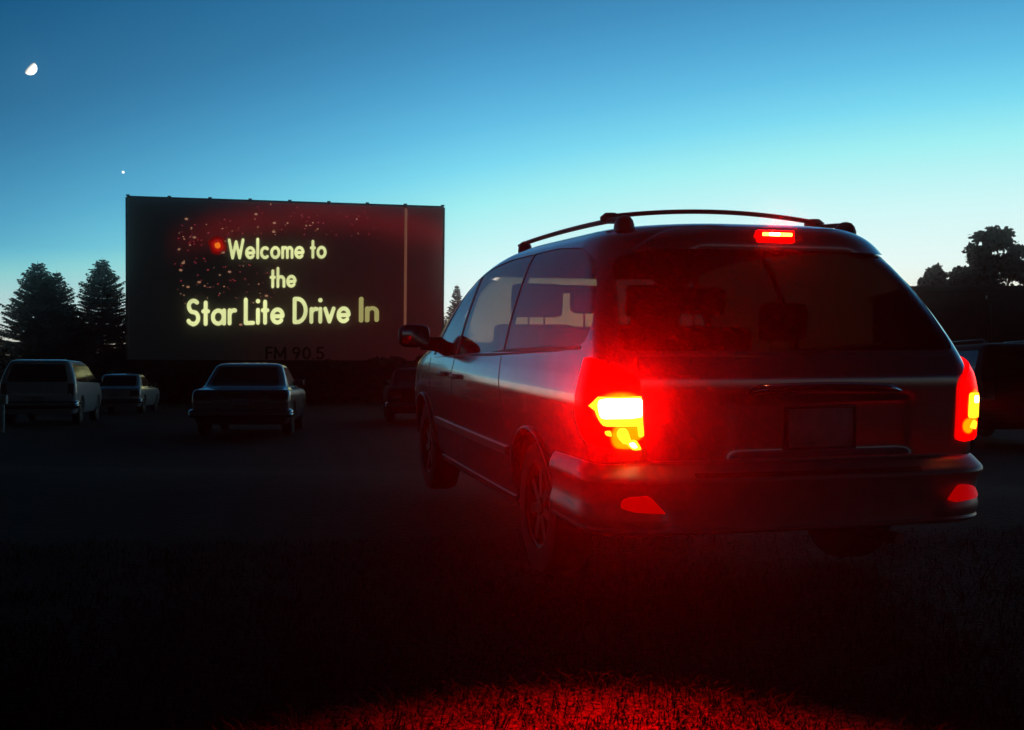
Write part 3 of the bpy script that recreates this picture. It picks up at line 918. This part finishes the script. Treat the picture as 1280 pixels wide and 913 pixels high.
M['tail_off'] = mat('unlit_tail_lamp', (.10, .008, .008), .2, 0, .5)
P_dark = mat('dark_paint', (.010, .010, .011), .7, 0, 0, spec=.12)
P_gray = mat('grey_paint', (.10, .105, .11), .3, .4, .8)
P_white = mat('white_paint', (.42, .43, .43), .35, 0, .8)
P_beige = mat('pale_paint', (.42, .43, .42), .33, .2, .8)
parked_car('sedan', P_gray, 'boxy sedan with chrome bumper parked below the Star Lite text', (-4.85, 20.2, 0), R(6.6), 'sedan')
parked_car('suv', P_white, 'pale sport utility car with light roof below two spruces', (-11.0, 26.2, 0), R(12), 'car', scale=.95)
parked_car('sedan', P_beige, 'small pale car partly hidden beside the pale sport utility car', (-12.6, 35.8, 0), R(9), 'car', scale=.93)
parked_car('sedan', P_dark, 'dark car mostly hidden behind the mirror of the minivan', (-2.15, 27.5, 0), R(8), 'car')
parked_car('suv', P_dark, 'dark sport utility car behind the right tail lamp of the minivan', (8.05, 17.2, 0), R(2), 'car', rail=True, bumper='black')

# ------------------------------------------------------------------ cinema screen
SCREEN = empty('cinema_screen', (-20.35, 60.0, 0), R(0))
tag(SCREEN, 'large dark drive-in screen showing projected welcome words', 'screen')
SW = 16.75; SZ0, SZ1 = 2.2, 10.72
# u along the face (left to right), z up, d out of the face (towards the audience)
SYAW = R(12.1)
s_dir = Vector((math.cos(SYAW), math.sin(SYAW), 0)); s_nrm = Vector((math.sin(SYAW), -math.cos(SYAW), 0))
TILT = math.tan(R(3.5))


def sp_(u, z, d=0): return s_dir * u + s_nrm * (d + (z - SZ0) * TILT) + Vector((0, 0, z))


def sbox(b, u0, u1, z0, z1, d0, d1):
    V_ = [sp_(u, z, d) for z in (z0, z1) for d in (d1, d0) for u in (u0, u1)]
    b.add(V_, [(0, 2, 3, 1), (4, 5, 7, 6), (0, 1, 5, 4), (2, 6, 7, 3), (0, 4, 6, 2), (1, 3, 7, 5)])


M['screen'] = mat('screen_white', (.54, .50, .48), .9)
t = M['screen'].node_tree; bs = t.nodes['Principled BSDF']
# the projected picture: a faint red drift of light across the upper part
tcn = t.nodes.new('ShaderNodeTexCoord'); sx_ = t.nodes.new('ShaderNodeSeparateXYZ'); t.links.new(tcn.outputs['UV'], sx_.inputs[0])
def mth(op, a=None, b_=None, c_=None):
    n = t.nodes.new('ShaderNodeMath'); n.operation = op
    for i, v in enumerate((a, b_, c_)):
        if v is None: continue
        if isinstance(v, (int, float)): n.inputs[i].default_value = v
        else: t.links.new(v, n.inputs[i])
    return n.outputs[0]
U, Vv = sx_.outputs['X'], sx_.outputs['Y']
arc = mth('ADD', mth('MULTIPLY', mth('POWER', mth('SUBTRACT', U, .62), 2.0), -.85), .93)      # crest of the drift
dv = mth('DIVIDE', mth('SUBTRACT', Vv, arc), .10)
band = mth('POWER', 2.718, mth('MULTIPLY', mth('MULTIPLY', dv, dv), -1.0))
fade = mth('MULTIPLY', mth('SMOOTH_MIN', mth('MAXIMUM', mth('MULTIPLY', mth('SUBTRACT', U, .10), 6.0), 0.0), 1.0, .2), 1.0)
below = mth('MULTIPLY', mth('MINIMUM', mth('MAXIMUM', mth('MULTIPLY', mth('SUBTRACT', U, .28), 1.5), 0.), 1.), mth('LESS_THAN', Vv, 2.0))
nz = t.nodes.new('ShaderNodeTexNoise'); nz.inputs['Scale'].default_value = 9; nz.inputs['Detail'].default_value = 8; t.links.new(tcn.outputs['UV'], nz.inputs['Vector'])
tot = mth('MULTIPLY', mth('ADD', mth('MULTIPLY', mth('MULTIPLY', band, fade), .060), mth('MULTIPLY', below, .019)), mth('ADD', nz.outputs['Fac'], .45))
bs.inputs['Emission Color'].default_value = (1, .012, .022, 1)
t.links.new(tot, bs.inputs['Emission Strength'])
b = MB(); sbox(b, 0, SW, SZ0, SZ1, -.12, 0); pm = b.me('screen_panel')
uv = pm.uv_layers.new(name='UVMap')
for lp in pm.loops:
    v = pm.vertices[lp.vertex_index].co; uv.data[lp.index].uv = (v.dot(s_dir) / SW, (v.z - SZ0) / (SZ1 - SZ0))
obj('screen_panel', pm, M['screen'], SCREEN, smooth=False)
b = MB()
for z0, z1 in ((SZ1 + .02, SZ1 + .10),): sbox(b, -.05, SW + .05, z0, z1, -.2, .06)
for u in np.linspace(0, SW, 9): sbox(b, u - .09, u + .09, SZ1 + .10, SZ1 + .17, -.12, .04)
sbox(b, -.12, -.01, SZ0, SZ1 + .02, -.2, .05); sbox(b, SW + .01, SW + .12, SZ0, SZ1 + .02, -.2, .05)
b.build('screen_frame', M['steel'], SCREEN, smooth=False)
b = MB(); sbox(b, -.1, SW + .1, -.6, SZ0 + .12, -.30, -.125); b.build('base_boards', M['wood'], SCREEN, smooth=False)
for u in (1.5, 6, 10.5, 15.2):
    b = MB()
    p0 = sp_(u, .0, -.4); p1 = sp_(u, 10.2, -.35); b.tube([p0, p1], .16, 8)
    b.tube([sp_(u, 0, -4.5), sp_(u, 8.5, -.4)], .11, 8); b.build('support_post', M['steel'], SCREEN)

# --- lettering built from pen strokes
H = .073


def arc_(cx, cy_, rx, ry, a0, a1, n=14): return [(cx + rx * math.cos(R(a0 + (a1 - a0) * i / n)), cy_ + ry * math.sin(R(a0 + (a1 - a0) * i / n))) for i in range(n + 1)]


def glyph(c):
    x_ = .62 - H; ry = (x_ - H) / 2; cy_ = H + ry; rx = .205
    st = [(H, H), (H, 1 - H)]
    if c == 'o': return [arc_(rx + H, cy_, rx, ry, 0, 360, 28)], 2 * rx + 2 * H
    if c == 'e': return [arc_(rx + H, cy_, rx, ry, 2, 318, 26), [(H + .02, cy_ - .01), (2 * rx + H - .01, cy_ - .01)]], 2 * rx + 2 * H
    if c == 'c': return [arc_(rx + H, cy_, rx, ry, 52, 308, 22)], 2 * rx + 1.3 * H
    if c == 'a': return [arc_(rx + H, cy_, rx, ry, 0, 360, 28), [(2 * rx + H + .02, H), (2 * rx + H + .02, x_)]], 2 * rx + 2 * H + .03
    if c == 'l': return [[(H, H), (H, 1.03 - H)]], 2 * H
    if c == 'I': return [st], 2 * H
    if c == 'i': return [[(H, H), (H, x_)], [(H, .86), (H, .872)], [(H - .012, .866), (H + .012, .866)]], 2 * H
    if c == 't': return [[(.15, H), (.15, .84)], [(H * .8, x_ - .02), (.24, x_ - .02)]], .30
    if c == 'h': return [[(H, H), (H, 1.03 - H)], arc_(H + .165, x_ - .175, .165, .175, 180, 0, 14) + [(H + .33, H)]], .33 + 2 * H
    if c == 'n': return [[(H, H), (H, x_)], arc_(H + .155, x_ - .17, .155, .17, 180, 0, 14) + [(H + .31, H)]], .31 + 2 * H
    if c == 'm': return [[(H, H), (H, x_)], arc_(H + .13, x_ - .15, .13, .15, 180, 0, 12) + [(H + .26, H)], arc_(H + .39, x_ - .15, .13, .15, 180, 0, 12) + [(H + .52, H)]], .52 + 2 * H
    if c == 'r': return [[(H, H), (H, x_)], arc_(H + .17, x_ - .20, .17, .20, 180, 75, 8)], .30
    if c == 'v': return [[(H * .9, x_), (.235, H)], [(.235, H), (.47 - H * .9, x_)]], .47
    if c == 'W': return [[(H * .9, 1 - H), (.25, H)], [(.25, H), (.44, .84)], [(.44, .84), (.63, H)], [(.63, H), (.88 - H * .9, 1 - H)]], .88
    if c == 'S': return [arc_(.27, .735, .175, .18, 40, 180, 12) + arc_(.275, .735, .18, .235, 180, 250, 6) + arc_(.25, .29, .2, .225, 62, -90, 14) + arc_(.25, .285, .19, .2, -90, -152, 6)], .53
    if c == 'L': return [st, [(H, H), (.36, H)]], .42
    if c == 'D': return [st, [(H, 1 - H), (.18, 1 - H)] + arc_(.18, .5, .33, .5 - H, 90, -90, 20) + [(H, H)]], .61
    if c == 'F': return [st, [(H, 1 - H), (.40, 1 - H)], [(H, .53), (.36, .53)]], .46
    if c == 'M': return [st, [(H, 1 - H), (.38, .25)], [(.38, .25), (.68, 1 - H)], [(.68, 1 - H), (.68, H)]], .68 + H
    if c == '9': return [arc_(.27, .69, .19, .22, 0, 360, 24), [(.46, .68), (.42, .45), (.24, H)]], .56
    if c == '0': return [arc_(.28, .5, .2, .41, 0, 360, 28)], .56
    if c == '.': return [[(H, H), (H + .005, H)]], 2 * H
    if c == '5': return [[(.46, 1 - H), (.16, 1 - H), (.12, .56)] + arc_(.26, .34, .21, .25, 125, -140, 18)], .54
    return [], .0


GAP, SPACE = .055, .27


def text_mesh(txt, place, step=.032):
    """place(u, v) maps text units (0..width, 0..1) to a point; marching squares over the stroke distance"""
    b = MB(); x = 0
    items = []
    for c in txt:
        if c == ' ': x += SPACE; continue
        st, w_ = glyph(c); items.append((x, st, w_)); x += w_ + GAP
    total = x - GAP
    for x0, st, w_ in items:
        segs = np.array([(p[i][0], p[i][1], p[i + 1][0], p[i + 1][1]) for p in st for i in range(len(p) - 1)])
        xs = np.arange(-.06, w_ + .10, step); ys_ = np.arange(-.10, 1.12, step)
        X, Y = np.meshgrid(xs, ys_)
        D = np.full(X.shape, 9.)
        for ax, ay, bx, by in segs:
            dx, dy = bx - ax, by - ay; l2 = max(dx * dx + dy * dy, 1e-9)
            tt = np.clip(((X - ax) * dx + (Y - ay) * dy) / l2, 0, 1)
            D = np.minimum(D, np.hypot(X - ax - tt * dx, Y - ay - tt * dy))
        D = H - D
        cache = {}
        def vid(p):
            key = (round(p[0], 4), round(p[1], 4))
            if key not in cache:
                cache[key] = len(b.V); b.V.append(tuple(place((x0 + p[0]) / total, p[1])))
            return cache[key]
        for j in range(len(ys_) - 1):
            for i in range(len(xs) - 1):
                q = [(xs[i], ys_[j], D[j, i]), (xs[i + 1], ys_[j], D[j, i + 1]), (xs[i + 1], ys_[j + 1], D[j + 1, i + 1]), (xs[i], ys_[j + 1], D[j + 1, i])]
                poly = []
                for k in range(4):
                    a, c = q[k], q[(k + 1) % 4]
                    if a[2] > 0: poly.append((a[0], a[1]))
                    if (a[2] > 0) != (c[2] > 0):
                        tt = a[2] / (a[2] - c[2]); poly.append((a[0] + (c[0] - a[0]) * tt, a[1] + (c[1] - a[1]) * tt))
                if len(poly) >= 3:
                    ids = []
                    for p in poly:
                        v = vid(p)
                        if v not in ids: ids.append(v)
                    if len(ids) >= 3: b.F.append(tuple(ids))
    return b


def cam_ray(px, py):
    """photograph pixel (1280 wide) -> unit direction from the camera; used only to read off where things lie on the real screen plane"""
    d = Vector(((px - 640) / 1414.6, 1, 0)); p = R(.87)
    yv = -(py - 456.5) / 1414.6
    return Vector((d.x, math.cos(p) - yv * math.sin(p), math.sin(p) + yv * math.cos(p)))


def on_screen(px, py):
    """(u, z) on the screen face seen at that pixel"""
    o = Vector((0, 0, CAM_H)) - SCREEN.location; d = cam_ray(px, py)
    # plane: (p - s_nrm*(z-SZ0)*TILT - ...) . s_nrm = 0 with p = o + t d
    # p.s_nrm = (p.z - SZ0) * TILT
    tt = ((o.z - SZ0) * TILT - o.dot(s_nrm)) / (d.dot(s_nrm) - d.z * TILT)
    p = o + d * tt
    return p.dot(s_dir), p.z


M['proj_text'] = emission('projected_words', (.80, .86, .38), 1.0)
t2 = M['proj_text'].node_tree
e2 = [n for n in t2.nodes if n.type == 'EMISSION'][0]
nz2 = t2.nodes.new('ShaderNodeTexNoise'); nz2.inputs['Scale'].default_value = .55; nz2.inputs['Detail'].default_value = 3
tc2 = t2.nodes.new('ShaderNodeTexCoord'); mr2 = t2.nodes.new('ShaderNodeMapRange')
mr2.inputs['From Min'].default_value = .3; mr2.inputs['From Max'].default_value = .7; mr2.inputs['To Min'].default_value = .72; mr2.inputs['To Max'].default_value = 1.12
t2.links.new(tc2.outputs['Object'], nz2.inputs['Vector']); t2.links.new(nz2.outputs['Fac'], mr2.inputs['Value']); t2.links.new(mr2.outputs[0], e2.inputs['Strength'])
M['proj_dim'] = emission('projected_words_dim', (.40, .37, .13), .8)


def words(name, txt, bl, br, tl, m):
    """bl, br: baseline ends, tl: top of capitals over bl, in photograph pixels -> metres on the screen"""
    u0, z0 = on_screen(*bl); u1, z1 = on_screen(*br); ut, zt = on_screen(*tl)
    b = text_mesh(txt, lambda a, v: sp_(u0 + (u1 - u0) * a, z0 + (z1 - z0) * a + (zt - z0) * v, .03))
    return obj(name, b.me(name, False), m, SCREEN, smooth=False)


words('projected_words', 'Welcome to', (285, 324.5), (408, 323.5), (285, 298.5), M['proj_text'])
words('projected_words', 'the', (337.5, 360.5), (370.5, 359.5), (337.5, 335), M['proj_text'])
words('projected_words', 'Star Lite Drive', (233, 408), (438, 404), (233, 373.5), M['proj_text'])
words('projected_words', 'In', (448.5, 403.5), (473.5, 402.5), (448.5, 371.5), M['proj_dim'])

# projected sparkles
rng = random.Random(11)
def sparkle(b, px, py, w_, h_):
    u, z = on_screen(px, py); n = 6
    V_ = [sp_(u + w_ * math.cos(2 * math.pi * k / n), z + h_ * math.sin(2 * math.pi * k / n), .025) for k in range(n)]
    b.add(V_, [tuple(range(n))])
bs_ = {'red': MB(), 'gold': MB()}
for i in range(230):
    if rng.random() < .62:
        px = 222 + 250 * rng.random() ** 1.5; crest = 272 + .0011 * (px - 370) ** 2 * (1 if px < 370 else .2); py = crest + rng.gauss(0, 10) + 8
    else:
        px = 215 + 130 * rng.random() ** .9; py = 318 + 62 * rng.random()
    if 284 < px < 412 and 296 < py < 327: continue
    g = rng.random(); k = 'gold' if g < .22 else 'red'
    w_ = rng.uniform(.015, .05) * (1.15 if k == 'gold' else 1); sparkle(bs_[k], px, py, w_, w_ * rng.uniform(.5, .9))
for px, py in ((233, 274), (320, 268), (343, 279), (342, 290), (229, 329), (226, 338), (287, 340), (249, 353), (235, 359), (243, 297), (333, 370), (279, 316), (301, 406)):
    sparkle(bs_['gold'], px, py, .095, .06)
M['spark_red'] = emission('projected_sparks_red', (.24, .02, .035), .8)
M['spark_gold'] = emission('projected_sparks_gold', (.34, .17, .10), .8)
for k in bs_:
    o_ = obj('projected_sparkles', bs_[k].me('projected_sparkles', False), M['spark_' + k], SCREEN, smooth=False); o_['kind'] = 'stuff'
# the bright ember left of the words
u, z = on_screen(272, 307)
for r_, c_, s_, d_, nm in ((.50, (1, .0, .0), .10, .012, 'projected_ember_glow'), (.34, (1, .004, .004), .32, .016, 'projected_ember_glow'), (.17, (1, .20, .01), .85, .022, 'projected_ember')):
    b = MB(); n = 20
    b.add([sp_(u + r_ * .95 * math.cos(2 * math.pi * k / n) * (1 + .12 * math.sin(5 * k)), z + r_ * math.sin(2 * math.pi * k / n), d_) for k in range(n)], [tuple(range(n))])
    obj(nm, b.me(nm, False), emission(nm, c_, s_), SCREEN, smooth=False)
# pale streak of projector light near the right edge
u, _z = on_screen(507, 320)
b = MB(); sbox(b, u - .07, u + .07, SZ0 + 1.6, SZ1 - .1, .01, .03)
obj('projected_streak', b.me('projected_streak'), emission('projected_streak', (.13, .05, .03), 1.0), SCREEN, smooth=False)

# dark letters standing on a low sign board before the screen foot
SIGN = empty('sign_board', (-11.4, 56.5, 0), R(8)); tag(SIGN, 'low dark sign board with radio frequency letters below the screen', 'sign')
b = MB(); b.box((-3.4, -.1, 0), (4.6, .1, 2.1)); b.build('board', M['wood'], SIGN, bev=.02)
b = text_mesh('FM 90.5', lambda a, v: Vector((-.9 + 2.9 * a, -.02, 2.12 + .66 * v)), .06)
lt = obj('letters', b.me('letters', False), M['black'], SIGN, smooth=False)
sd = lt.modifiers.new('thick', 'SOLIDIFY'); sd.thickness = .06

# ------------------------------------------------------------------ trees
def spruce(loc, h, rad, seed, label, twin=None, low=.04, dens=1.0):
    rg = random.Random(seed)
    root = empty('spruce_tree', loc); tag(root, label, 'tree', 'spruce trees behind the screen')
    b = MB(); b.tube([(0, 0, -.2), (0, 0, h * .5), (.03, 0, h * .93)], [.02 * h + .06, .012 * h + .03, .015], 8); b.build('trunk', M['bark'], root)
    b = MB(); V_ = b.V; F_ = b.F
    def tri(a, c, d): i = len(V_); V_.extend((a, c, d)); F_.append((i, i + 1, i + 2))
    def cone(cx, cyy, z_base, z_top, r0, zlow):
        z = zlow
        while z < z_top - .12:
            t = (z - z_base) / (z_top - z_base)
            rmax = r0 * (1 - t) ** .80 * rg.uniform(.78, 1.12) + .03
            nb = max(5, int((10 + 18 * (1 - t)) * dens))
            a0 = rg.random() * 6.28
            for k in range(nb):
                if rg.random() < .06: continue
                a = a0 + 6.283 * k / nb + rg.uniform(-.2, .2)
                r = rmax * rg.uniform(.62, 1.10); fs = min(1, .25 + r / 1.1); dirv = Vector((math.cos(a), math.sin(a), 0)); side = Vector((-math.sin(a), math.cos(a), 0))
                droop = rg.uniform(.06, .26) * (1 - t) + rg.uniform(-.02, .05); upt = rg.uniform(.05, .16) + .35 * t
                m_ = max(4, int(r / .13))
                prev = None
                for q in range(m_ + 1):
                    s_ = q / m_
                    p = Vector((cx, cyy, z)) + dirv * r * s_ + Vector((0, 0, r * (-droop * s_ * 1.6 + upt * s_ * s_)))
                    hw = (.055 + .24 * r * s_ * (1 - s_) ** .6 + .04) * rg.uniform(.6, 1.2) * fs
                    # paired sprays of needles hanging to both sides
                    for sg in (-1, 1):
                        tip = p + side * sg * hw * 1.25 + dirv * rg.uniform(.10, .26) * fs + Vector((0, 0, -rg.uniform(.02, .14) * fs))
                        bse = dirv * rg.uniform(.05, .10)
                        tri(p - bse, p + bse + Vector((0, 0, .02)), tip)
                        if rg.random() < .7: tri(p - bse, p + bse, p + side * sg * hw * .5 + dirv * .06 + Vector((0, 0, -rg.uniform(.08, .20) * fs)))
                    if prev is not None:
                        wv = Vector((0, 0, .035 * (1 - s_) + .012)); i = len(V_)
                        V_.extend((prev - wv, p - wv, p + wv, prev + wv)); F_.append((i, i + 1, i + 2, i + 3))
                    prev = p
            z += rg.uniform(.13, .23) * (1.15 - .45 * t)
        for _ in range(12):
            a = rg.random() * 6.28; zz = z_top - rg.random() * .7
            tri(Vector((cx, cyy, zz)), Vector((cx, cyy, zz + .10)), Vector((cx + .16 * math.cos(a) * (z_top - zz + .1), cyy + .16 * math.sin(a) * (z_top - zz + .1), zz + rg.uniform(0, .16))))
        tri(Vector((cx - .03, cyy, z_top - .4)), Vector((cx + .03, cyy, z_top - .4)), Vector((cx, cyy, z_top + .12)))
    cone(0, 0, 0, h, rad, h * low)
    if twin: cone(twin[0], twin[1], 0, twin[2], rad * .8, h * .25)
    obj('crown', mesh('crown', V_, F_), M['needle'], root, smooth=False)
    return root


def at(px, Y, py=478): return ((px - 640) / 1414.6 * Y, Y, 0)
def hgt(py, Y): return CAM_H + (478 - py) / 1414.6 * Y


Y = 74.0
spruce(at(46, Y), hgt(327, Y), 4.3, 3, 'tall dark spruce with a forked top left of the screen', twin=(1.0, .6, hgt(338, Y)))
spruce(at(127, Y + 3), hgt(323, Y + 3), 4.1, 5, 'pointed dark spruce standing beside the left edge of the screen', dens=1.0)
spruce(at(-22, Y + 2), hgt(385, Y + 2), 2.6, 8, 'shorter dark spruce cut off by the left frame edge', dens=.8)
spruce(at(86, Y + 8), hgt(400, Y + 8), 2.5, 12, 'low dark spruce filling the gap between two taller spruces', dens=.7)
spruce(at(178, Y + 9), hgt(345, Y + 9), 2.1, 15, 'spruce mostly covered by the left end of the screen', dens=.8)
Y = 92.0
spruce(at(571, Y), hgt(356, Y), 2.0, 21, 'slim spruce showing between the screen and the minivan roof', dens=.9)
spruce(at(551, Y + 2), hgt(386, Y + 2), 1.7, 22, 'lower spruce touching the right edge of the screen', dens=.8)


def broadleaf(loc, h, blobs, seed, label, n=9000, leaf=.20):
    rg = random.Random(seed); root = empty('broadleaf_tree', loc); tag(root, label, 'tree', 'leafy trees beyond the minivan')
    b = MB(); b.tube([(0, 0, -.2), (.1, 0, h * .35), (.05, .1, h * .75)], [.28, .2, .06], 8)
    for (cx, cyy, cz, r) in blobs:
        b.tube([(.08, 0, h * .3), (cx * .5, cyy * .5, (h * .3 + cz) / 2 + .2), (cx, cyy, cz)], [.13, .08, .02], 6)
    b.build('trunk', M['bark'], root)
    b = MB(); V_ = b.V; F_ = b.F
    tot_ = sum(r ** 2.2 for *_, r in blobs)
    for (cx, cyy, cz, r) in blobs:
        nsub = max(7, int(11 * r))
        subs = []
        for _ in range(nsub):
            v = Vector((rg.gauss(0, 1), rg.gauss(0, 1), rg.gauss(0, .8))).normalized() * r * rg.uniform(.35, .95)
            subs.append((Vector((cx, cyy, cz)) + v, r * rg.uniform(.22, .42)))
        for _ in range(int(n * r ** 2.2 / tot_)):
            c, sr = rg.choice(subs)
            p = c + Vector((rg.gauss(0, .5), rg.gauss(0, .5), rg.gauss(0, .42))) * sr
            d = Vector((rg.gauss(0, 1), rg.gauss(0, 1), rg.gauss(0, .7))).normalized(); e_ = d.orthogonal().normalized()
            e_ = Matrix.Rotation(rg.random() * 6.28, 3, d) @ e_
            l_ = leaf * rg.uniform(.6, 1.4); i = len(V_)
            V_.extend((p, p + d * l_ * .5 + e_ * l_ * .3, p + d * l_, p + d * l_ * .5 - e_ * l_ * .3)); F_.append((i, i + 1, i + 2, i + 3))
    obj('crown', mesh('crown', V_, F_), M['leaf'], root, smooth=False)
    return root


Y = 52.0; k = Y / 1414.6
def bl(list_, px0): return [((px - px0) * k, dy, CAM_H + (478 - py) * k, r * k) for px, py, dy, r in list_]
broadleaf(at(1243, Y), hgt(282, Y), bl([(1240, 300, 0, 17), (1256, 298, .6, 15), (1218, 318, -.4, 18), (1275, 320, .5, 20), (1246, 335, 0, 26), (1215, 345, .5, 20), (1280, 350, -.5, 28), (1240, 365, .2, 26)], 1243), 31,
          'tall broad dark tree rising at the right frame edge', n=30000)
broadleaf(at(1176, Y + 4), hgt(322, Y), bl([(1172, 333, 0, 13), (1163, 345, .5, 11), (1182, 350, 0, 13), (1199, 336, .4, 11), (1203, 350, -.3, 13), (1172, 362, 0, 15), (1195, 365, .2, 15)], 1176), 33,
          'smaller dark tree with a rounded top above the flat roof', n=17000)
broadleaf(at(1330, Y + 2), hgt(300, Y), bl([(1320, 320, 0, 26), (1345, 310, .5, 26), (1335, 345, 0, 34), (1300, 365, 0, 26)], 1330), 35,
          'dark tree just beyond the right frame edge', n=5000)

# ------------------------------------------------------------------ dark shed, poles, hedge far off
SHED = empty('shed', (19.6, 45.0, 0), R(-3)); tag(SHED, 'low dark flat-roofed building under the trees on the right', 'building')
b = MB(); b.box((-3.6, 0, -.2), (12, 6, 4.55)); b.build('wall', M['wood'], SHED)
b = MB(); b.box((-3.75, -.2, 4.553), (12.2, 6.2, 4.83)); b.build('roof', M['under'], SHED, bev=.03)
b = MB(); b.box((2.5, -.05, 0), (3.5, -.004, 2.1)); b.build('door', M['steel'], SHED, bev=.01)

POLE = empty('light_pole', at(1238, 30)); tag(POLE, 'thin dark pole in front of the dark flat-roofed building', 'pole')
b = MB(); b.tube([(0, 0, -.1), (0, 0, 3.2)], [.05, .035], 10); b.build('shaft', M['wood'], POLE)
b = MB(); b.box((-.09, -.06, 3.202), (.09, .06, 3.30)); b.build('cap', M['black'], POLE, bev=.01)

POST = empty('speaker_post', at(3.0, 22.6)); tag(POST, 'short pale speaker post at the left frame edge', 'speaker post')
b = MB(); b.tube([(0, 0, -.1), (0, 0, .55)], .045, 10); b.build('post', M['pale'], POST)
b = MB(); b.box((-.13, -.05, .56), (.10, .05, .74)); b.build('speaker_box', M['pale'], POST, bev=.02)


def far_hedge():
    rg = random.Random(77); V_ = []; F_ = []
    for i in range(26000):
        a = rg.uniform(-.75, .75); d = rg.uniform(150, 162)
        x = math.sin(a) * d; y = math.cos(a) * d
        top = 2.9 + 1.1 * math.sin(a * 23) * math.sin(a * 9 + 1) + .5 * math.sin(a * 71)
        z = top * rg.random() ** .55
        s_ = rg.uniform(.35, .8); v = Vector((rg.gauss(0, 1), rg.gauss(0, 1), rg.gauss(0, 1))).normalized(); e_ = v.orthogonal().normalized()
        p = Vector((x, y, z)); j = len(V_)
        V_.extend((p - v * s_, p + e_ * s_ * .7, p + v * s_, p - e_ * s_ * .7)); F_.append((j, j + 1, j + 2, j + 3))
    return mesh('treeline', V_, F_)


tag(obj('treeline', far_hedge(), M['leaf'], smooth=False), kind='stuff')

# ------------------------------------------------------------------ moon and evening star
d = cam_ray(37, 85).normalized(); mp = Vector((0, 0, CAM_H)) + d * 1500
rm = 7.4 / 1414.6 * 1500 / (1 / cam_ray(37, 85).length)
rm = 7.8 / 1414.6 * 1500
rt_ = d.cross(Vector((0, 0, 1))).normalized(); upv = rt_.cross(d)
ca, sa = math.cos(R(-38)), math.sin(R(-38))
ex = rt_ * ca + upv * sa; ey = -rt_ * sa + upv * ca         # ex points to the lit limb
b = MB(); nu, nv = 16, 12
Vm = []
term = .20                                                 # terminator bows into the lit side
for j in range(nv + 1):
    lat = -math.pi / 2 + math.pi * j / nv
    for i in range(nu + 1):
        s_ = -term + (1 + term) * i / nu                    # from terminator to limb
        xx = math.cos(lat) * s_; yy = math.sin(lat); zz = math.sqrt(max(0, 1 - xx * xx - yy * yy))
        Vm.append(ex * xx * rm + ey * yy * rm - d * zz * rm)
Fm = [(j * (nu + 1) + i, j * (nu + 1) + i + 1, (j + 1) * (nu + 1) + i + 1, (j + 1) * (nu + 1) + i) for j in range(nv) for i in range(nu)]
b.add(Vm, Fm)
mm_ = emission('moonlight', (1, .98, .9), 1.6)        # sunlit side: brightness falls off towards the terminator
t = mm_.node_tree; ge = t.nodes.new('ShaderNodeNewGeometry'); dp = t.nodes.new('ShaderNodeVectorMath'); dp.operation = 'DOT_PRODUCT'
sund = (ex * .98 - d * .20).normalized(); dp.inputs[1].default_value = sund
t.links.new(ge.outputs['Normal'], dp.inputs[0])
ab = t.nodes.new('ShaderNodeMath'); ab.operation = 'ABSOLUTE'; t.links.new(dp.outputs['Value'], ab.inputs[0])
ml = t.nodes.new('ShaderNodeMath'); ml.operation = 'MULTIPLY_ADD'; ml.inputs[1].default_value = 3.4; ml.inputs[2].default_value = .25; t.links.new(ab.outputs[0], ml.inputs[0])
t.links.new(ml.outputs[0], [n for n in t.nodes if n.type == 'EMISSION'][0].inputs['Strength'])
mo = obj('moon', b.me('moon', False), mm_); mo.location = mp
tag(mo, 'bright crescent moon high in the blue sky', 'moon')
d2 = cam_ray(154, 215.5).normalized()
bm = bmesh.new(); bmesh.ops.create_icosphere(bm, subdivisions=2, radius=1.6 / 1414.6 * 1500); me = bpy.data.meshes.new('star'); bm.to_mesh(me); bm.free()
st_ = obj('star', me, emission('starlight', (1, 1, .92), 1.4)); st_.location = Vector((0, 0, CAM_H)) + d2 * 1500
tag(st_, 'tiny bright evening star above the screen corner', 'star')

for m_ in bpy.data.materials:
    if m_.name.startswith(('projected', 'moon', 'star', 'screen_white', 'bulb_core')): unsampled(m_)

# low dark hedge along the foot of the screen
def hedge():
    rg = random.Random(9); V_ = []; F_ = []
    for i in range(9000):
        u = rg.random(); x = -17.5 + 15.5 * u; y = 54.2 + 2.6 * u + rg.uniform(-.6, .6)
        top = 1.35 + 1.15 * u ** 1.5 + .16 * math.sin(u * 37) + .12 * math.sin(u * 83 + 1)
        z = top * rg.random() ** .6; s_ = rg.uniform(.10, .24)
        v = Vector((rg.gauss(0, 1), rg.gauss(0, 1), rg.gauss(0, .8))).normalized(); e_ = v.orthogonal().normalized(); p = Vector((x, y, z)); j = len(V_)
        V_.extend((p - v * s_, p + e_ * s_ * .6, p + v * s_, p - e_ * s_ * .6)); F_.append((j, j + 1, j + 2, j + 3))
    return mesh('hedge', V_, F_)


tag(obj('hedge', hedge(), M['leaf'], smooth=False), 'low dark hedge along the foot of the drive-in screen', 'hedge')

# ------------------------------------------------------------------ thin haze, added to give the lit lamps their halo
b = MB(); b.box((-270, -270, -1.7), (270, 270, 15.5))
hz = b.build('added_haze', None, smooth=False); tag(hz, kind='stuff')
hm = bpy.data.materials.new('added_haze'); hm.use_nodes = True; t = hm.node_tree; t.nodes.clear()
o_ = t.nodes.new('ShaderNodeOutputMaterial'); pv = t.nodes.new('ShaderNodeVolumePrincipled')
pv.inputs['Color'].default_value = (.95, .95, .95, 1); pv.inputs['Density'].default_value = HAZE_D; pv.inputs['Anisotropy'].default_value = HAZE_G
t.links.new(pv.outputs[0], o_.inputs['Volume'])
hz.data.materials.append(hm)
hm.cycles.homogeneous_volume = True if hasattr(hm, 'cycles') and hasattr(hm.cycles, 'homogeneous_volume') else False
